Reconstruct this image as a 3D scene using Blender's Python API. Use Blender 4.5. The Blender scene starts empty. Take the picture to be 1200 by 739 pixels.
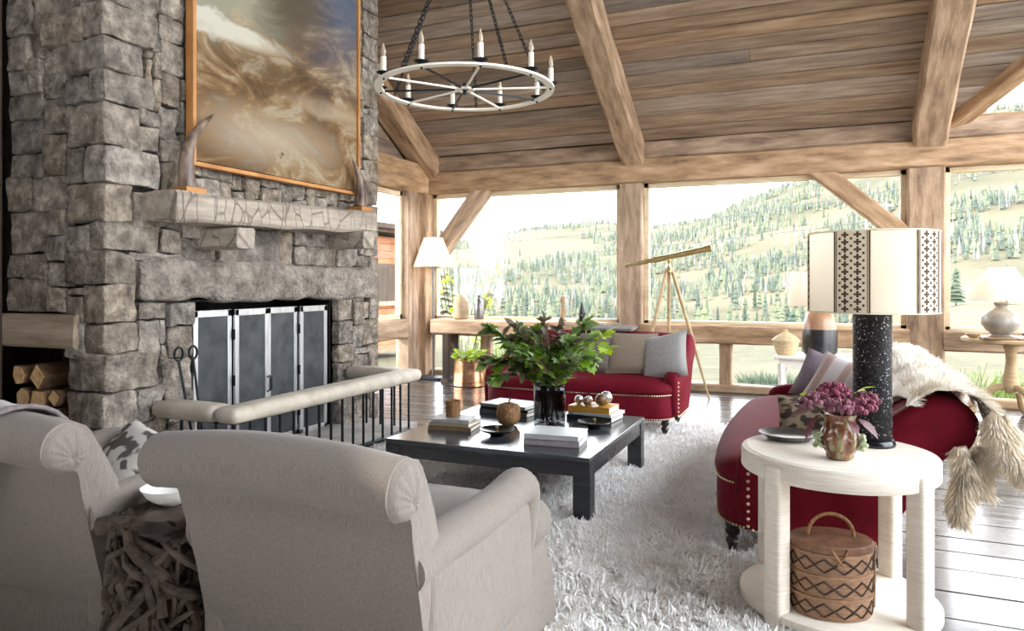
import bpy, math, random
import numpy as np
from mathutils import Vector, Matrix, noise
PI = math.pi
R = math.radians
random.seed(7)
SC = bpy.context.scene
COL = SC.collection

# ------------------------------------------------------------------ camera
cd = bpy.data.cameras.new('camera')
cam = bpy.data.objects.new('camera', cd)
COL.objects.link(cam)
cam.location = (0, 0, 1.35)
cam.rotation_euler = (R(90), 0, R(23.07))
cd.sensor_width = 36
cd.lens = 850 / 1200 * 36
cd.shift_y = -0.0329
cd.clip_end = 4000
SC.camera = cam

# ------------------------------------------------------------------ sky, sun, exposure
w = bpy.data.worlds.new('sky')
SC.world = w
w.use_nodes = True
nt = w.node_tree
nt.nodes.clear()
wo = nt.nodes.new('ShaderNodeOutputWorld')
bg = nt.nodes.new('ShaderNodeBackground')
tc = nt.nodes.new('ShaderNodeTexCoord')
sx = nt.nodes.new('ShaderNodeSeparateXYZ')
rp = nt.nodes.new('ShaderNodeValToRGB')
rp.color_ramp.elements[0].position = 0.0
rp.color_ramp.elements[0].color = (0.97, 0.985, 1.0, 1)
rp.color_ramp.elements[1].position = 0.75
rp.color_ramp.elements[1].color = (0.80, 0.89, 1.0, 1)
nt.links.new(tc.outputs['Generated'], sx.inputs[0])
nt.links.new(sx.outputs['Z'], rp.inputs[0])
nt.links.new(rp.outputs[0], bg.inputs[0])
bg.inputs[1].default_value = 2.6
nt.links.new(bg.outputs[0], wo.inputs[0])

sl = bpy.data.lights.new('sun', 'SUN')
sl.energy = 0.9
sl.angle = R(0.6)
sl.color = (1.0, 0.94, 0.84)
sun = bpy.data.objects.new('sun', sl)
COL.objects.link(sun)
sun.rotation_euler = Vector((0.72, 0.5, -0.52)).to_track_quat('-Z', 'Y').to_euler()

SC.view_settings.view_transform = 'Standard'
SC.view_settings.look = 'None'
SC.view_settings.gamma = 1
SC.view_settings.use_curve_mapping = False
SC.view_settings.exposure = 2.05
SC.cycles.use_denoising = True
SC.cycles.max_bounces = 10
SC.cycles.diffuse_bounces = 6
SC.cycles.transparent_max_bounces = 16
SC.cycles.sample_clamp_indirect = 8

# ------------------------------------------------------------------ materials
def lin(h):
    return tuple(((int(h[i:i + 2], 16) / 255 + 0.055) / 1.055) ** 2.4 if int(h[i:i + 2], 16) > 10 else int(h[i:i + 2], 16) / 255 / 12.92 for i in (0, 2, 4)) + (1,)

def mat(name, c1, c2=None, scale=(6, 6, 6), rough=0.6, bump=0.0, bscale=None, metal=0.0, rnd=0.0, sheen=0.0,
        c3=None, lo=0.35, hi=0.65, detail=5, coat=0.0, spec=0.5, dist=0.02, trans=0.0, rough2=None):
    m = bpy.data.materials.new(name)
    m.use_nodes = True
    n = m.node_tree.nodes
    l = m.node_tree.links
    b = n['Principled BSDF']
    b.inputs['Roughness'].default_value = rough
    b.inputs['Metallic'].default_value = metal
    b.inputs['Specular IOR Level'].default_value = spec
    if sheen:
        b.inputs['Sheen Weight'].default_value = sheen
        b.inputs['Sheen Roughness'].default_value = 0.4
    if coat:
        b.inputs['Coat Weight'].default_value = coat
        b.inputs['Coat Roughness'].default_value = 0.1
    if trans:
        b.inputs['Transmission Weight'].default_value = trans
    c1 = lin(c1) if isinstance(c1, str) else c1
    if c2 is None and not bump:
        b.inputs['Base Color'].default_value = c1
        return m
    t = n.new('ShaderNodeTexCoord')
    oi = n.new('ShaderNodeObjectInfo')
    ml = n.new('ShaderNodeMath'); ml.operation = 'MULTIPLY'; ml.inputs[1].default_value = 53.0
    l.new(oi.outputs['Random'], ml.inputs[0])
    ad = n.new('ShaderNodeVectorMath'); ad.operation = 'ADD'
    l.new(t.outputs['Object'], ad.inputs[0]); l.new(ml.outputs[0], ad.inputs[1])
    def nz(sc, det):
        mp = n.new('ShaderNodeMapping')
        mp.inputs['Scale'].default_value = sc
        l.new(ad.outputs[0], mp.inputs['Vector'])
        q = n.new('ShaderNodeTexNoise')
        q.inputs['Scale'].default_value = 1
        q.inputs['Detail'].default_value = det
        q.inputs['Roughness'].default_value = 0.62
        l.new(mp.outputs[0], q.inputs['Vector'])
        return q.outputs['Fac']
    if c2 is not None:
        c2 = lin(c2) if isinstance(c2, str) else c2
        f = nz(scale, detail)
        r = n.new('ShaderNodeValToRGB')
        r.color_ramp.elements[0].position = lo; r.color_ramp.elements[0].color = c1
        r.color_ramp.elements[1].position = hi; r.color_ramp.elements[1].color = c2
        if c3 is not None:
            e = r.color_ramp.elements.new((lo + hi) / 2); e.color = lin(c3) if isinstance(c3, str) else c3
        l.new(f, r.inputs[0])
        out = r.outputs[0]
        if rough2 is not None:
            mr = n.new('ShaderNodeMapRange')
            mr.inputs['From Min'].default_value = lo; mr.inputs['From Max'].default_value = hi
            mr.inputs['To Min'].default_value = rough; mr.inputs['To Max'].default_value = rough2
            l.new(f, mr.inputs['Value']); l.new(mr.outputs[0], b.inputs['Roughness'])
        if rnd:
            hs = n.new('ShaderNodeHueSaturation')
            mr = n.new('ShaderNodeMapRange')
            mr.inputs['To Min'].default_value = 1 - rnd; mr.inputs['To Max'].default_value = 1 + rnd
            l.new(oi.outputs['Random'], mr.inputs['Value'])
            l.new(mr.outputs[0], hs.inputs['Value'])
            sm = n.new('ShaderNodeMath'); sm.operation = 'FRACT'
            m3 = n.new('ShaderNodeMath'); m3.operation = 'MULTIPLY'; m3.inputs[1].default_value = 7.31
            l.new(oi.outputs['Random'], m3.inputs[0]); l.new(m3.outputs[0], sm.inputs[0])
            m4 = n.new('ShaderNodeMapRange'); m4.inputs['To Min'].default_value = 1 - rnd; m4.inputs['To Max'].default_value = 1 + rnd
            l.new(sm.outputs[0], m4.inputs['Value']); l.new(m4.outputs[0], hs.inputs['Saturation'])
            l.new(out, hs.inputs['Color'])
            out = hs.outputs[0]
        l.new(out, b.inputs['Base Color'])
    else:
        b.inputs['Base Color'].default_value = c1
    if bump:
        bs = bscale or tuple(s * 3 for s in scale)
        if not isinstance(bs, list):
            bs = [bs]
        fs = [nz(x, 6) for x in bs]
        h = fs[0]
        if len(fs) > 1:
            a = n.new('ShaderNodeMath'); a.operation = 'ADD'
            l.new(fs[0], a.inputs[0]); l.new(fs[1], a.inputs[1]); h = a.outputs[0]
        bp = n.new('ShaderNodeBump')
        bp.inputs['Strength'].default_value = bump
        bp.inputs['Distance'].default_value = dist
        l.new(h, bp.inputs['Height'])
        l.new(bp.outputs[0], b.inputs['Normal'])
    return m

def glass_mat(name, tint=(1, 1, 1, 1), ior=1.45):
    m = bpy.data.materials.new(name)
    m.use_nodes = True
    n = m.node_tree.nodes; l = m.node_tree.links
    n.clear()
    o = n.new('ShaderNodeOutputMaterial'); mx = n.new('ShaderNodeMixShader')
    tr = n.new('ShaderNodeBsdfTransparent'); gl = n.new('ShaderNodeBsdfGlossy'); fr = n.new('ShaderNodeLayerWeight'); pw = n.new('ShaderNodeMath'); ma = n.new('ShaderNodeMath')
    tr.inputs[0].default_value = tint
    gl.inputs['Roughness'].default_value = 0.02
    fr.inputs[0].default_value = 0.5
    pw.operation = 'POWER'; pw.inputs[1].default_value = 5
    ma.operation = 'MULTIPLY_ADD'; ma.inputs[1].default_value = 0.9; ma.inputs[2].default_value = 0.03
    l.new(fr.outputs['Facing'], pw.inputs[0]); l.new(pw.outputs[0], ma.inputs[0]); l.new(ma.outputs[0], mx.inputs[0]); l.new(tr.outputs[0], mx.inputs[1]); l.new(gl.outputs[0], mx.inputs[2])
    l.new(mx.outputs[0], o.inputs[0])
    return m

def shade_mat(name, col):
    m = bpy.data.materials.new(name)
    m.use_nodes = True
    n = m.node_tree.nodes; l = m.node_tree.links
    n.clear()
    o = n.new('ShaderNodeOutputMaterial'); mx = n.new('ShaderNodeMixShader')
    d = n.new('ShaderNodeBsdfDiffuse'); t = n.new('ShaderNodeBsdfTranslucent')
    d.inputs[0].default_value = lin(col); t.inputs[0].default_value = lin(col)
    mx.inputs[0].default_value = 0.3
    l.new(d.outputs[0], mx.inputs[1]); l.new(t.outputs[0], mx.inputs[2]); l.new(mx.outputs[0], o.inputs[0])
    return m

STONE = mat('stone', '5f574f', 'd6cabb', (11, 11, 11), 0.93, 1.0, [(11, 11, 11), (38, 38, 38)], rnd=0.26, c3='9f9487', lo=0.3, hi=0.72, detail=12, dist=0.055)
LINTEL = mat('lintel_stone', '756b61', 'd8cdc0', (9, 9, 9), 0.93, 1.0, [(8, 8, 8), (34, 34, 34)], c3='aea398', lo=0.3, hi=0.72, detail=12, dist=0.08)
MORTAR = mat('mortar', '1e1b19', '3a3531', (8, 8, 8), 0.95, 0.5)
SOOT = mat('soot', '0b0a09', '1b1918', (5, 5, 5), 0.95, 0.3)
HEARTH = mat('hearth', '8f8a84', 'b9b4ac', (4, 4, 4), 0.7, 0.3)
PLANK = mat('ceiling_board', '69584a', 'b3a18e', (1.6, 16, 16), 0.82, 0.35, [(4, 80, 80), (30, 40, 40)], rnd=0.3, c3='937f6d', lo=0.26, hi=0.78, detail=10, dist=0.012)
BEAM = mat('hewn_beam', '6c5444', 'c0a48a', (2.2, 11, 11), 0.82, 0.5, [(5, 50, 50), (14, 20, 20)], rnd=0.12, c3='a08468', lo=0.28, hi=0.68, detail=10, dist=0.014)
DARKWOOD = mat('dark_timber', '2d211a', '4b382b', (9, 9, 1.2), 0.8, 0.3)
MANTEL = mat('mantel_timber', '80705f', 'b8a994', (1.2, 10, 10), 0.85, 0.7, [(2.5, 30, 30), (18, 12, 12)], c3='9f8f7a', lo=0.3, hi=0.7, detail=8, dist=0.02)
FLOOR = mat('floor_board', '2c2826', '5f5a56', (1.2, 14, 14), 0.2, 0.2, [(3, 50, 50)], rnd=0.2, c3='47423e', lo=0.3, hi=0.7, detail=7, dist=0.004, rough2=0.32, coat=0.35)
TRIM = mat('window_trim', 'cdb894', 'e2d3b5', (2, 2, 9), 0.6)
GLASS = glass_mat('window_glass')
LINEN = mat('linen', '726860', '8e857d', (420, 420, 24), 0.92, 0.3, [(700, 700, 50), (60, 60, 700)], sheen=0.15, lo=0.3, hi=0.7, detail=3, dist=0.0015)
VELVET = mat('crimson_cloth', '5a0918', '690e20', (9, 9, 9), 0.75, 0.12, [(300, 300, 300)], sheen=0.0, dist=0.002, spec=0.12)
NAIL = mat('brass_nail', 'd8c7a6', rough=0.3, metal=0.9)
LEGWOOD = mat('turned_leg', '120d0b', '221813', (20, 20, 20), 0.35)
LACQ = mat('black_lacquer', '080b12', '10141c', (2, 25, 25), 0.25, 0.02, [(4, 80, 80)], coat=0.2, rough2=0.32)
IRON = mat('iron', '12151a', '20252c', (30, 30, 30), 0.45, metal=0.6)
STEEL = mat('brushed_steel', 'b8babd', 'd6d8da', (30, 30, 4), 0.38, metal=0.85)
MESHM = mat('fire_mesh', '34373a', '4e5154', (6, 6, 6), 0.6, 0.3, [(350, 350, 350)], metal=0.5, dist=0.002)
LEATHER = mat('pale_leather', 'aca291', 'c6bdae', (7, 7, 7), 0.6, 0.15, [(90, 90, 90)], dist=0.003)
RUGM = mat('rug_wool', 'ebe8e4', 'f8f7f5', (5, 5, 5), 0.95, sheen=0.3, lo=0.3, hi=0.7)
BRASS = mat('brass', 'c4ac74', 'd9c796', (12, 12, 12), 0.35, metal=0.9)
PALEWOOD = mat('pale_wood', '9b7f58', 'bda27a', (2, 2, 14), 0.6, 0.1)
COPPER = mat('copper', 'b57d58', 'd8ab86', (4, 4, 4), 0.2, 0.08, [(20, 20, 20)], metal=0.9)
CREAM = shade_mat('cream_shade', 'f0e8d6')
CREAMPAINT = mat('cream_enamel', 'f6f0e0', 'fcf8ee', (10, 10, 10), 0.45)
CANDLE = mat('candle_sleeve', 'e9e3d6', rough=0.5)
BULB = mat('bulb_glass', 'efe0c8', rough=0.1, trans=0.7)
LEAF = mat('leaf', '627f40', 'a3bf6e', (14, 14, 14), 0.5, rnd=0.35, spec=0.4)
LEAFP = mat('bronze_leaf', '5e4e44', '87775f', (14, 14, 14), 0.5, rnd=0.3)
LEAFY = mat('lime_leaf', '93b035', 'b9cf5a', (14, 14, 14), 0.5, rnd=0.25)
STEM = mat('stem', '2e2618', '4a3c26', (10, 10, 10), 0.7)
SMOKE = glass_mat('smoked_glass', (0.52, 0.53, 0.54, 1))
PAPER = mat('paper', 'd9d2c4', 'efe9dd', (2, 2, 120), 0.85)
BLACKC = mat('black_ceramic', '0c0d0f', '15171a', (10, 10, 10), 0.25)
WHITEC = mat('white_ceramic', 'dedbd4', 'efece6', (8, 8, 8), 0.3)
PEWTER = mat('pewter', '6b6968', '878482', (9, 9, 9), 0.38, metal=0.8)
RATTAN = mat('rattan', '6f4d2e', 'a27a4d', (70, 70, 70), 0.65, 0.5, [(160, 160, 160)], detail=2, dist=0.004)
RAFFIA = mat('raffia', 'd3c4ae', 'f0e8dc', (10, 10, 420), 0.75, 0.35, [(12, 12, 480)], lo=0.3, hi=0.7, detail=3, dist=0.004)
RAFTOP = mat('raffia_top', 'dfd3bf', 'eee6d8', (6, 260, 6), 0.6, 0.15, [(10, 300, 10)], detail=2, dist=0.002)
DRIFT = mat('driftwood', '2f2721', '67594d', (5, 5, 14), 0.85, 0.6, [(14, 14, 50)], dist=0.01)
GREYLIN = mat('grey_linen', '8e8a88', 'a5a19e', (60, 400, 60), 0.9, 0.3, [(500, 80, 80)], dist=0.002, sheen=0.2)
TAUPE = mat('taupe_weave', '77695c', '91836f', (160, 160, 160), 0.9, 0.5, [(260, 260, 260)], dist=0.004)
THROW = mat('mohair', '6b615d', '85797a', (90, 90, 90), 0.95, 0.4, [(200, 200, 200)], sheen=0.5, dist=0.004)
STRAW = mat('straw_basket', 'b39a72', 'd8c49c', (40, 40, 160), 0.75, 0.5, [(60, 60, 260)], dist=0.004)
HEWN = mat('hewn_mantel', '7d7266', 'beb3a5', (1.2, 10, 10), 0.85, 0.7, [(2.5, 30, 30), (18, 12, 12)], c3='a2978a', lo=0.3, hi=0.7, detail=8, dist=0.02)
HORN = mat('horn', '3a2a24', 'a58f7e', (14, 14, 5), 0.35, 0.2, [(40, 40, 8)], lo=0.35, hi=0.72)
FRAMEW = mat('frame_wood', 'a9703a', 'c58f55', (3, 3, 3), 0.5)

# ------------------------------------------------------------------ mesh builder
class MB:
    def __init__(s):
        s.v = []; s.f = []
    def add(s, vs, fs):
        o = len(s.v)
        s.v += [tuple(p) for p in vs]
        s.f += [tuple(i + o for i in q) for q in fs]
        return s
    def box(s, c, d, M=None):
        x, y, z = (q / 2 for q in d)
        vs = [Vector((a * x, b * y, e * z)) for a in (-1, 1) for b in (-1, 1) for e in (-1, 1)]
        if M is not None:
            vs = [M @ p for p in vs]
        vs = [p + Vector(c) for p in vs]
        return s.add(vs, [(0, 1, 3, 2), (4, 6, 7, 5), (0, 4, 5, 1), (2, 3, 7, 6), (0, 2, 6, 4), (1, 5, 7, 3)])
    def grid(s, fn, nu, nv, cu=False, cv=False):
        vs = [fn(i / (nu if cu else nu - 1), j / (nv if cv else nv - 1)) for i in range(nu) for j in range(nv)]
        fs = []
        for i in range(nu if cu else nu - 1):
            for j in range(nv if cv else nv - 1):
                a, b = i, (i + 1) % nu
                c, d = j, (j + 1) % nv
                fs.append((a * nv + c, b * nv + c, b * nv + d, a * nv + d))
        return s.add(vs, fs)
    def tube(s, pts, r, n=8, cap=True, closed=False, sq=(1, 1)):
        pts = [Vector(p) for p in pts]
        m = len(pts)
        rs = r if isinstance(r, (list, tuple)) else [r] * m
        vs = []; up = None
        for i, p in enumerate(pts):
            a = pts[(i - 1) % m] if (closed or i > 0) else p
            b = pts[(i + 1) % m] if (closed or i < m - 1) else p
            d = (b - a)
            d = d.normalized() if d.length > 1e-9 else Vector((0, 0, 1))
            if up is None:
                up = Vector((0, 0, 1)) if abs(d.z) < 0.9 else Vector((0, 1, 0))
            u = up - d * up.dot(d)
            u = u.normalized() if u.length > 1e-6 else d.orthogonal().normalized()
            q = d.cross(u)
            up = u
            for k in range(n):
                t = 2 * PI * k / n
                vs.append(p + (u * math.cos(t) * sq[0] + q * math.sin(t) * sq[1]) * rs[i])
        fs = []
        for i in range(m if closed else m - 1):
            j = (i + 1) % m
            for k in range(n):
                kk = (k + 1) % n
                fs.append((i * n + k, i * n + kk, j * n + kk, j * n + k))
        if cap and not closed:
            fs.append(tuple(range(n))[::-1]); fs.append(tuple((m - 1) * n + k for k in range(n)))
        return s.add(vs, fs)
    def lathe(s, prof, n=24, c=(0, 0, 0), M=None, sc=(1, 1), cap=True):
        vs = []
        for r, z in prof:
            for k in range(n):
                t = 2 * PI * k / n
                p = Vector((r * math.cos(t) * sc[0], r * math.sin(t) * sc[1], z))
                if M is not None:
                    p = M @ p
                vs.append(p + Vector(c))
        fs = []
        m = len(prof)
        for i in range(m - 1):
            for k in range(n):
                kk = (k + 1) % n
                fs.append((i * n + k, i * n + kk, (i + 1) * n + kk, (i + 1) * n + k))
        if cap and prof[0][0] > 1e-4:
            fs.append(tuple(range(n))[::-1])
        if cap and prof[-1][0] > 1e-4:
            fs.append(tuple((m - 1) * n + k for k in range(n)))
        return s.add(vs, fs)
    def sphere(s, c, r, n=12, m=8, sc=(1, 1, 1)):
        pr = [(r * math.sin(PI * i / m), -r * math.cos(PI * i / m)) for i in range(m + 1)]
        return s.lathe([(max(a, 1e-5) * 1, b * sc[2]) for a, b in pr], n, c, sc=(sc[0], sc[1]))
    def extrude(s, poly, axis, a, b):
        # poly: list of 2-D points; axis 'x' -> (y,z), 'y' -> (x,z), 'z' -> (x,y)
        n = len(poly)
        def P(p, t):
            return {'x': (t, p[0], p[1]), 'y': (p[0], t, p[1]), 'z': (p[0], p[1], t)}[axis]
        vs = [P(p, a) for p in poly] + [P(p, b) for p in poly]
        fs = [(i, (i + 1) % n, n + (i + 1) % n, n + i) for i in range(n)]
        fs += [tuple(range(n))[::-1], tuple(range(n, 2 * n))]
        return s.add(vs, fs)
    def rbox(s, c, d, r, seg=(4, 4, 4), puff=(0, 0, 0), nz=0.0, nsc=6.0, seed=0, M=None, pinch=0.0):
        h = [q / 2 for q in d]
        r = min(r, min(h) * 0.98)
        ax = []
        for k in range(3):
            e = r / h[k]
            ax.append([-1, -1 + e * 0.45] + [-1 + e + (2 - 2 * e) * i / seg[k] for i in range(seg[k] + 1)] + [1 - e * 0.45, 1])
        idx = {}; vs = []; fs = []
        def V(i, j, k):
            key = (i, j, k)
            if key in idx:
                return idx[key]
            u = (ax[0][i], ax[1][j], ax[2][k])
            p = Vector((u[0] * h[0], u[1] * h[1], u[2] * h[2]))
            q = Vector([max(-h[t] + r, min(h[t] - r, p[t])) for t in range(3)])
            o = p - q
            nn = o.normalized() if o.length > 1e-9 else o
            p = q + nn * r
            for t in range(3):
                a, b = (t + 1) % 3, (t + 2) % 3
                if puff[t]:
                    p[t] += puff[t] * u[t] * max(0, 1 - u[a] ** 2) ** 0.6 * max(0, 1 - u[b] ** 2) ** 0.6
            if nz:
                w_ = p * nsc + Vector((seed * 3.7, seed * 1.3, seed * 2.1))
                p = p + nn * (noise.noise(w_) * nz + noise.noise(w_ * 2.7) * nz * 0.6)
            if M is not None:
                p = M @ p
            idx[key] = len(vs)
            vs.append(p + Vector(c))
            return idx[key]
        N = [len(a) - 1 for a in ax]
        for i in range(N[0]):
            for j in range(N[1]):
                fs.append((V(i, j, 0), V(i, j + 1, 0), V(i + 1, j + 1, 0), V(i + 1, j, 0)))
                fs.append((V(i, j, N[2]), V(i + 1, j, N[2]), V(i + 1, j + 1, N[2]), V(i, j + 1, N[2])))
        for i in range(N[0]):
            for k in range(N[2]):
                fs.append((V(i, 0, k), V(i + 1, 0, k), V(i + 1, 0, k + 1), V(i, 0, k + 1)))
                fs.append((V(i, N[1], k), V(i, N[1], k + 1), V(i + 1, N[1], k + 1), V(i + 1, N[1], k)))
        for j in range(N[1]):
            for k in range(N[2]):
                fs.append((V(0, j, k), V(0, j, k + 1), V(0, j + 1, k + 1), V(0, j + 1, k)))
                fs.append((V(N[0], j, k), V(N[0], j + 1, k), V(N[0], j + 1, k + 1), V(N[0], j, k + 1)))
        return s.add(vs, fs)
    def mesh(s, name, m, smooth=True, ang=40):
        me = bpy.data.meshes.new(name)
        me.from_pydata(s.v, [], s.f)
        me.update()
        if smooth:
            me.shade_smooth()
            me.set_sharp_from_angle(angle=R(ang))
        if m is not None:
            me.materials.append(m)
        return me

def link(name, me, parent=None, loc=None, rot=None, M=None):
    o = bpy.data.objects.new(name, me)
    COL.objects.link(o)
    if parent is not None:
        o.parent = parent
    if M is not None:
        o.matrix_local = M
    if loc is not None:
        o.location = loc
    if rot is not None:
        o.rotation_euler = rot
    return o

def obj(name, mb, m, parent=None, smooth=True, bev=0.0, loc=None, rot=None, M=None, ang=40, sub=0):
    o = link(name, mb.mesh(name, m, smooth, ang), parent, loc, rot, M)
    if bev:
        b = o.modifiers.new('bevel', 'BEVEL'); b.width = bev; b.segments = 2; b.limit_method = 'ANGLE'; b.angle_limit = R(40)
    if sub:
        b = o.modifiers.new('subdivision', 'SUBSURF'); b.levels = sub; b.render_levels = sub
    return o

def tag(o, label=None, cat=None, group=None, kind=None):
    for k, x in (('label', label), ('category', cat), ('group', group), ('kind', kind)):
        if x:
            o[k] = x
    return o

def thing(name, label, cat, loc=(0, 0, 0), rz=0.0, group=None, kind=None, rot=None):
    o = bpy.data.objects.new(name, None)
    o.empty_display_size = 0.1
    COL.objects.link(o)
    o.location = loc
    o.rotation_euler = rot or (0, 0, rz)
    return tag(o, label, cat, group, kind)

def copy_tree(o, parent=None):
    c = o.copy(); COL.objects.link(c)
    c.parent = parent
    for ch in list(o.children):
        copy_tree(ch, c)
    return c

def frame(p0, p1, up=(0, 0, 1)):
    p0 = Vector(p0); p1 = Vector(p1)
    x = (p1 - p0).normalized()
    z = Vector(up); z = (z - x * z.dot(x)).normalized()
    y = z.cross(x)
    M = Matrix((x, y, z)).transposed().to_4x4()
    M.translation = (p0 + p1) / 2
    return M, (p1 - p0).length

def hewn(name, p0, p1, wd, ht, m, parent, seed=0, up=(0, 0, 1), n=None, rough=0.008, ch=0.018):
    """a hand-hewn timber from p0 to p1: chamfered section that wanders a little"""
    M, L = frame(p0, p1, up)
    n = n or max(4, int(L / 0.22))
    mb = MB()
    a, b = wd / 2, ht / 2
    sec = [(-a, -b + ch), (-a + ch, -b), (0, -b), (a - ch, -b), (a, -b + ch), (a, 0), (a, b - ch), (a - ch, b), (0, b), (-a + ch, b), (-a, b - ch), (-a, 0)]
    k = len(sec)
    vs = []
    for i in range(n + 1):
        x = -L / 2 + L * i / n
        for (y, z) in sec:
            q = Vector((x * 2.2 + seed * 9.1, y * 7, z * 7))
            vs.append((x, y + noise.noise(q) * rough, z + noise.noise(q + Vector((31, 7, 3))) * rough))
    fs = [(i * k + j, i * k + (j + 1) % k, (i + 1) * k + (j + 1) % k, (i + 1) * k + j) for i in range(n) for j in range(k)]
    fs += [tuple(range(k))[::-1], tuple(n * k + j for j in range(k))]
    mb.add(vs, fs)
    # orientation: sec runs counter-clockwise seen from +x
    return obj(name, mb, m, parent, M=M, ang=30)

# ================================================================== THE SETTING
# ---- floor: boards run along X
floor = thing('floor', 'dark glossy wooden plank floor', 'floor', kind='structure')
sub = obj('subfloor', MB().box((-0.6, 4.2, -0.06), (9.6, 11.0, 0.08)), DARKWOOD, floor)
rnd = random.Random(3)
y = -1.0
while y < 9.28:
    wd = rnd.choice((0.2, 0.23, 0.26, 0.29))
    x = -5.35 - rnd.random() * 1.5
    while x < 4.0:
        L = rnd.uniform(2.2, 4.2)
        a, b = max(x, -5.35), min(x + L, 4.0)
        if b - a > 0.1:
            mb = MB().box((0, 0, 0), (b - a - 0.004, wd - 0.007, 0.03))
            obj('plank', mb, FLOOR, floor, smooth=False, bev=0.003, loc=((a + b) / 2, y + wd / 2, -0.0155 + rnd.uniform(-0.001, 0.001)))
        x += L
    y += wd

# ---- ceiling: boards along X on a 30 degree slope that rises towards the camera
TAN = math.tan(R(30))
def cz(yy):
    return 3.13 + (9.1 - yy) * TAN
ceil = thing('ceiling', 'sloping ceiling of weathered reclaimed boards', 'ceiling', kind='structure')
VX, VD = 1.32, 0.51 / 0.66          # valley: X = VX + (9.1 - Y) * VD
def slab(mb, pts, t):
    n = len(pts)
    vs = [Vector(p) for p in pts] + [Vector(p) + Vector((0, 0, t)) for p in pts]
    fs = [tuple(range(n)), tuple(range(n, 2 * n))[::-1]] + [(i, n + i, n + (i + 1) % n, (i + 1) % n) for i in range(n)]
    mb.add(vs, fs)
mb = MB()
o_ = 0.035
slab(mb, [(-5.6, 9.35, cz(9.35) + o_), (-5.6, 1, cz(1) + o_), (4.2, 1, cz(1) + o_), (4.2, 9.1 - (4.2 - VX) / VD, cz(9.1 - (4.2 - VX) / VD) + o_), (VX, 9.35, cz(9.35) + o_)], 0.1)
slab(mb, [(-5.6, 1, cz(1) + o_), (-5.6, -4.5, cz(6.5) + o_), (4.2, -4.5, cz(6.5) + o_), (4.2, 1, cz(1) + o_)], 0.1)
obj('roof_deck', mb, DARKWOOD, ceil, smooth=False)
rnd = random.Random(11)
s = 0.0
ca, sa = math.cos(R(30)), math.sin(R(30))
while s < 3.9:
    wd = rnd.uniform(0.16, 0.27)
    ym = 9.1 - (s + wd / 2) * ca
    xe = VX + (9.1 - ym) * VD
    cuts = [-5.3, -2.2, 1.09, xe]
    if rnd.random() < 0.3:
        cuts[1] = 1.09
    if rnd.random() < 0.2:
        cuts.append(rnd.uniform(-4.6, 0.5))
    cuts = sorted(q for q in set(cuts) if q <= xe)
    for a, b in zip(cuts, cuts[1:]):
        if b - a > 0.15:
            mb = MB()
            n = max(2, int((b - a) / 0.35))
            sd = rnd.random() * 100
            hw = wd / 2 - 0.0075
            vs = []
            for i in range(n + 1):
                xx = -(b - a) / 2 + (b - a - 0.004) * i / n
                e0 = noise.noise(Vector((xx * 1.5, sd, 0))) * 0.006
                e1 = noise.noise(Vector((xx * 1.5, sd, 9))) * 0.006
                w0 = noise.noise(Vector((xx * 0.8, sd, 4))) * 0.006
                vs += [(xx, -hw + e0, w0), (xx, hw + e1, w0), (xx, hw + e1, w0 + 0.03), (xx, -hw + e0, w0 + 0.03)]
            fs = [(i * 4 + j, i * 4 + (j + 1) % 4, i * 4 + 4 + (j + 1) % 4, i * 4 + 4 + j) for i in range(n) for j in range(4)]
            fs += [(3, 2, 1, 0), (n * 4, n * 4 + 1, n * 4 + 2, n * 4 + 3)]
            mb.add(vs, fs)
            sm_ = s + wd / 2
            M = Matrix.Translation(((a + b) / 2, 9.1 - sm_ * ca, 3.13 + sm_ * sa + rnd.uniform(-0.006, 0.006))) @ Matrix.Rotation(R(-30), 4, 'X')
            obj('board', mb, PLANK, ceil, smooth=False, bev=0.004, M=M)
    s += wd
for i, (xc, wd) in enumerate(((-5.16, 0.3), (-2.2, 0.29), (1.09, 0.33))):
    hewn('rafter', (xc, 9.22, cz(9.22) - 0.15), (xc, 1.2, cz(1.2) - 0.15), wd, 0.3, BEAM, ceil, seed=i + 2, up=(0, sa, ca), rough=0.014, ch=0.025)
hewn('valley_rafter', (VX - 0.02, 9.2, 3.1), (VX + 4.0 * VD, 5.1, cz(5.1) - 0.08), 0.2, 0.22, BEAM, ceil, seed=9)
# dormer soffit between the valley and the gable verge
yv = 9.1 - (4.2 - VX) / VD
mb = MB()
slab(mb, [(VX, 9.35, cz(9.35) + 0.03), (4.2, 9.35, cz(yv) + 0.03), (4.2, yv, cz(yv) + 0.03)], 0.08)
obj('dormer_soffit', mb, PLANK, ceil, smooth=False)

# ---- window wall
WY = 9.2
wall = thing('wall_back', 'timber framed window wall of posts and beams', 'wall', kind='structure')
hewn('tie_beam', (-5.55, WY, 2.755), (4.2, WY, 2.755), 0.26, 0.3, BEAM, wall, seed=21, rough=0.012)
hewn('wall_plate', (-5.55, WY + 0.02, 3.02), (4.2, WY + 0.02, 3.02), 0.24, 0.215, BEAM, wall, seed=22, rough=0.01)
for i, (xa, xb) in enumerate(((-2.38, -2.08), (0.88, 1.243), (3.9, 4.2))):
    hewn('post', ((xa + xb) / 2, WY, 0), ((xa + xb) / 2, WY, 2.6), 0.26, xb - xa, BEAM, wall, seed=30 + i, up=(1, 0, 0), rough=0.01)
hewn('corner_post', (-5.3, 9.12, 0), (-5.3, 9.12, 2.6), 0.34, 0.3, BEAM, wall, seed=38, up=(1, 0, 0))
BAYS = ((-5.15, -2.38), (-2.08, 0.88), (1.243, 3.9))
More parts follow.
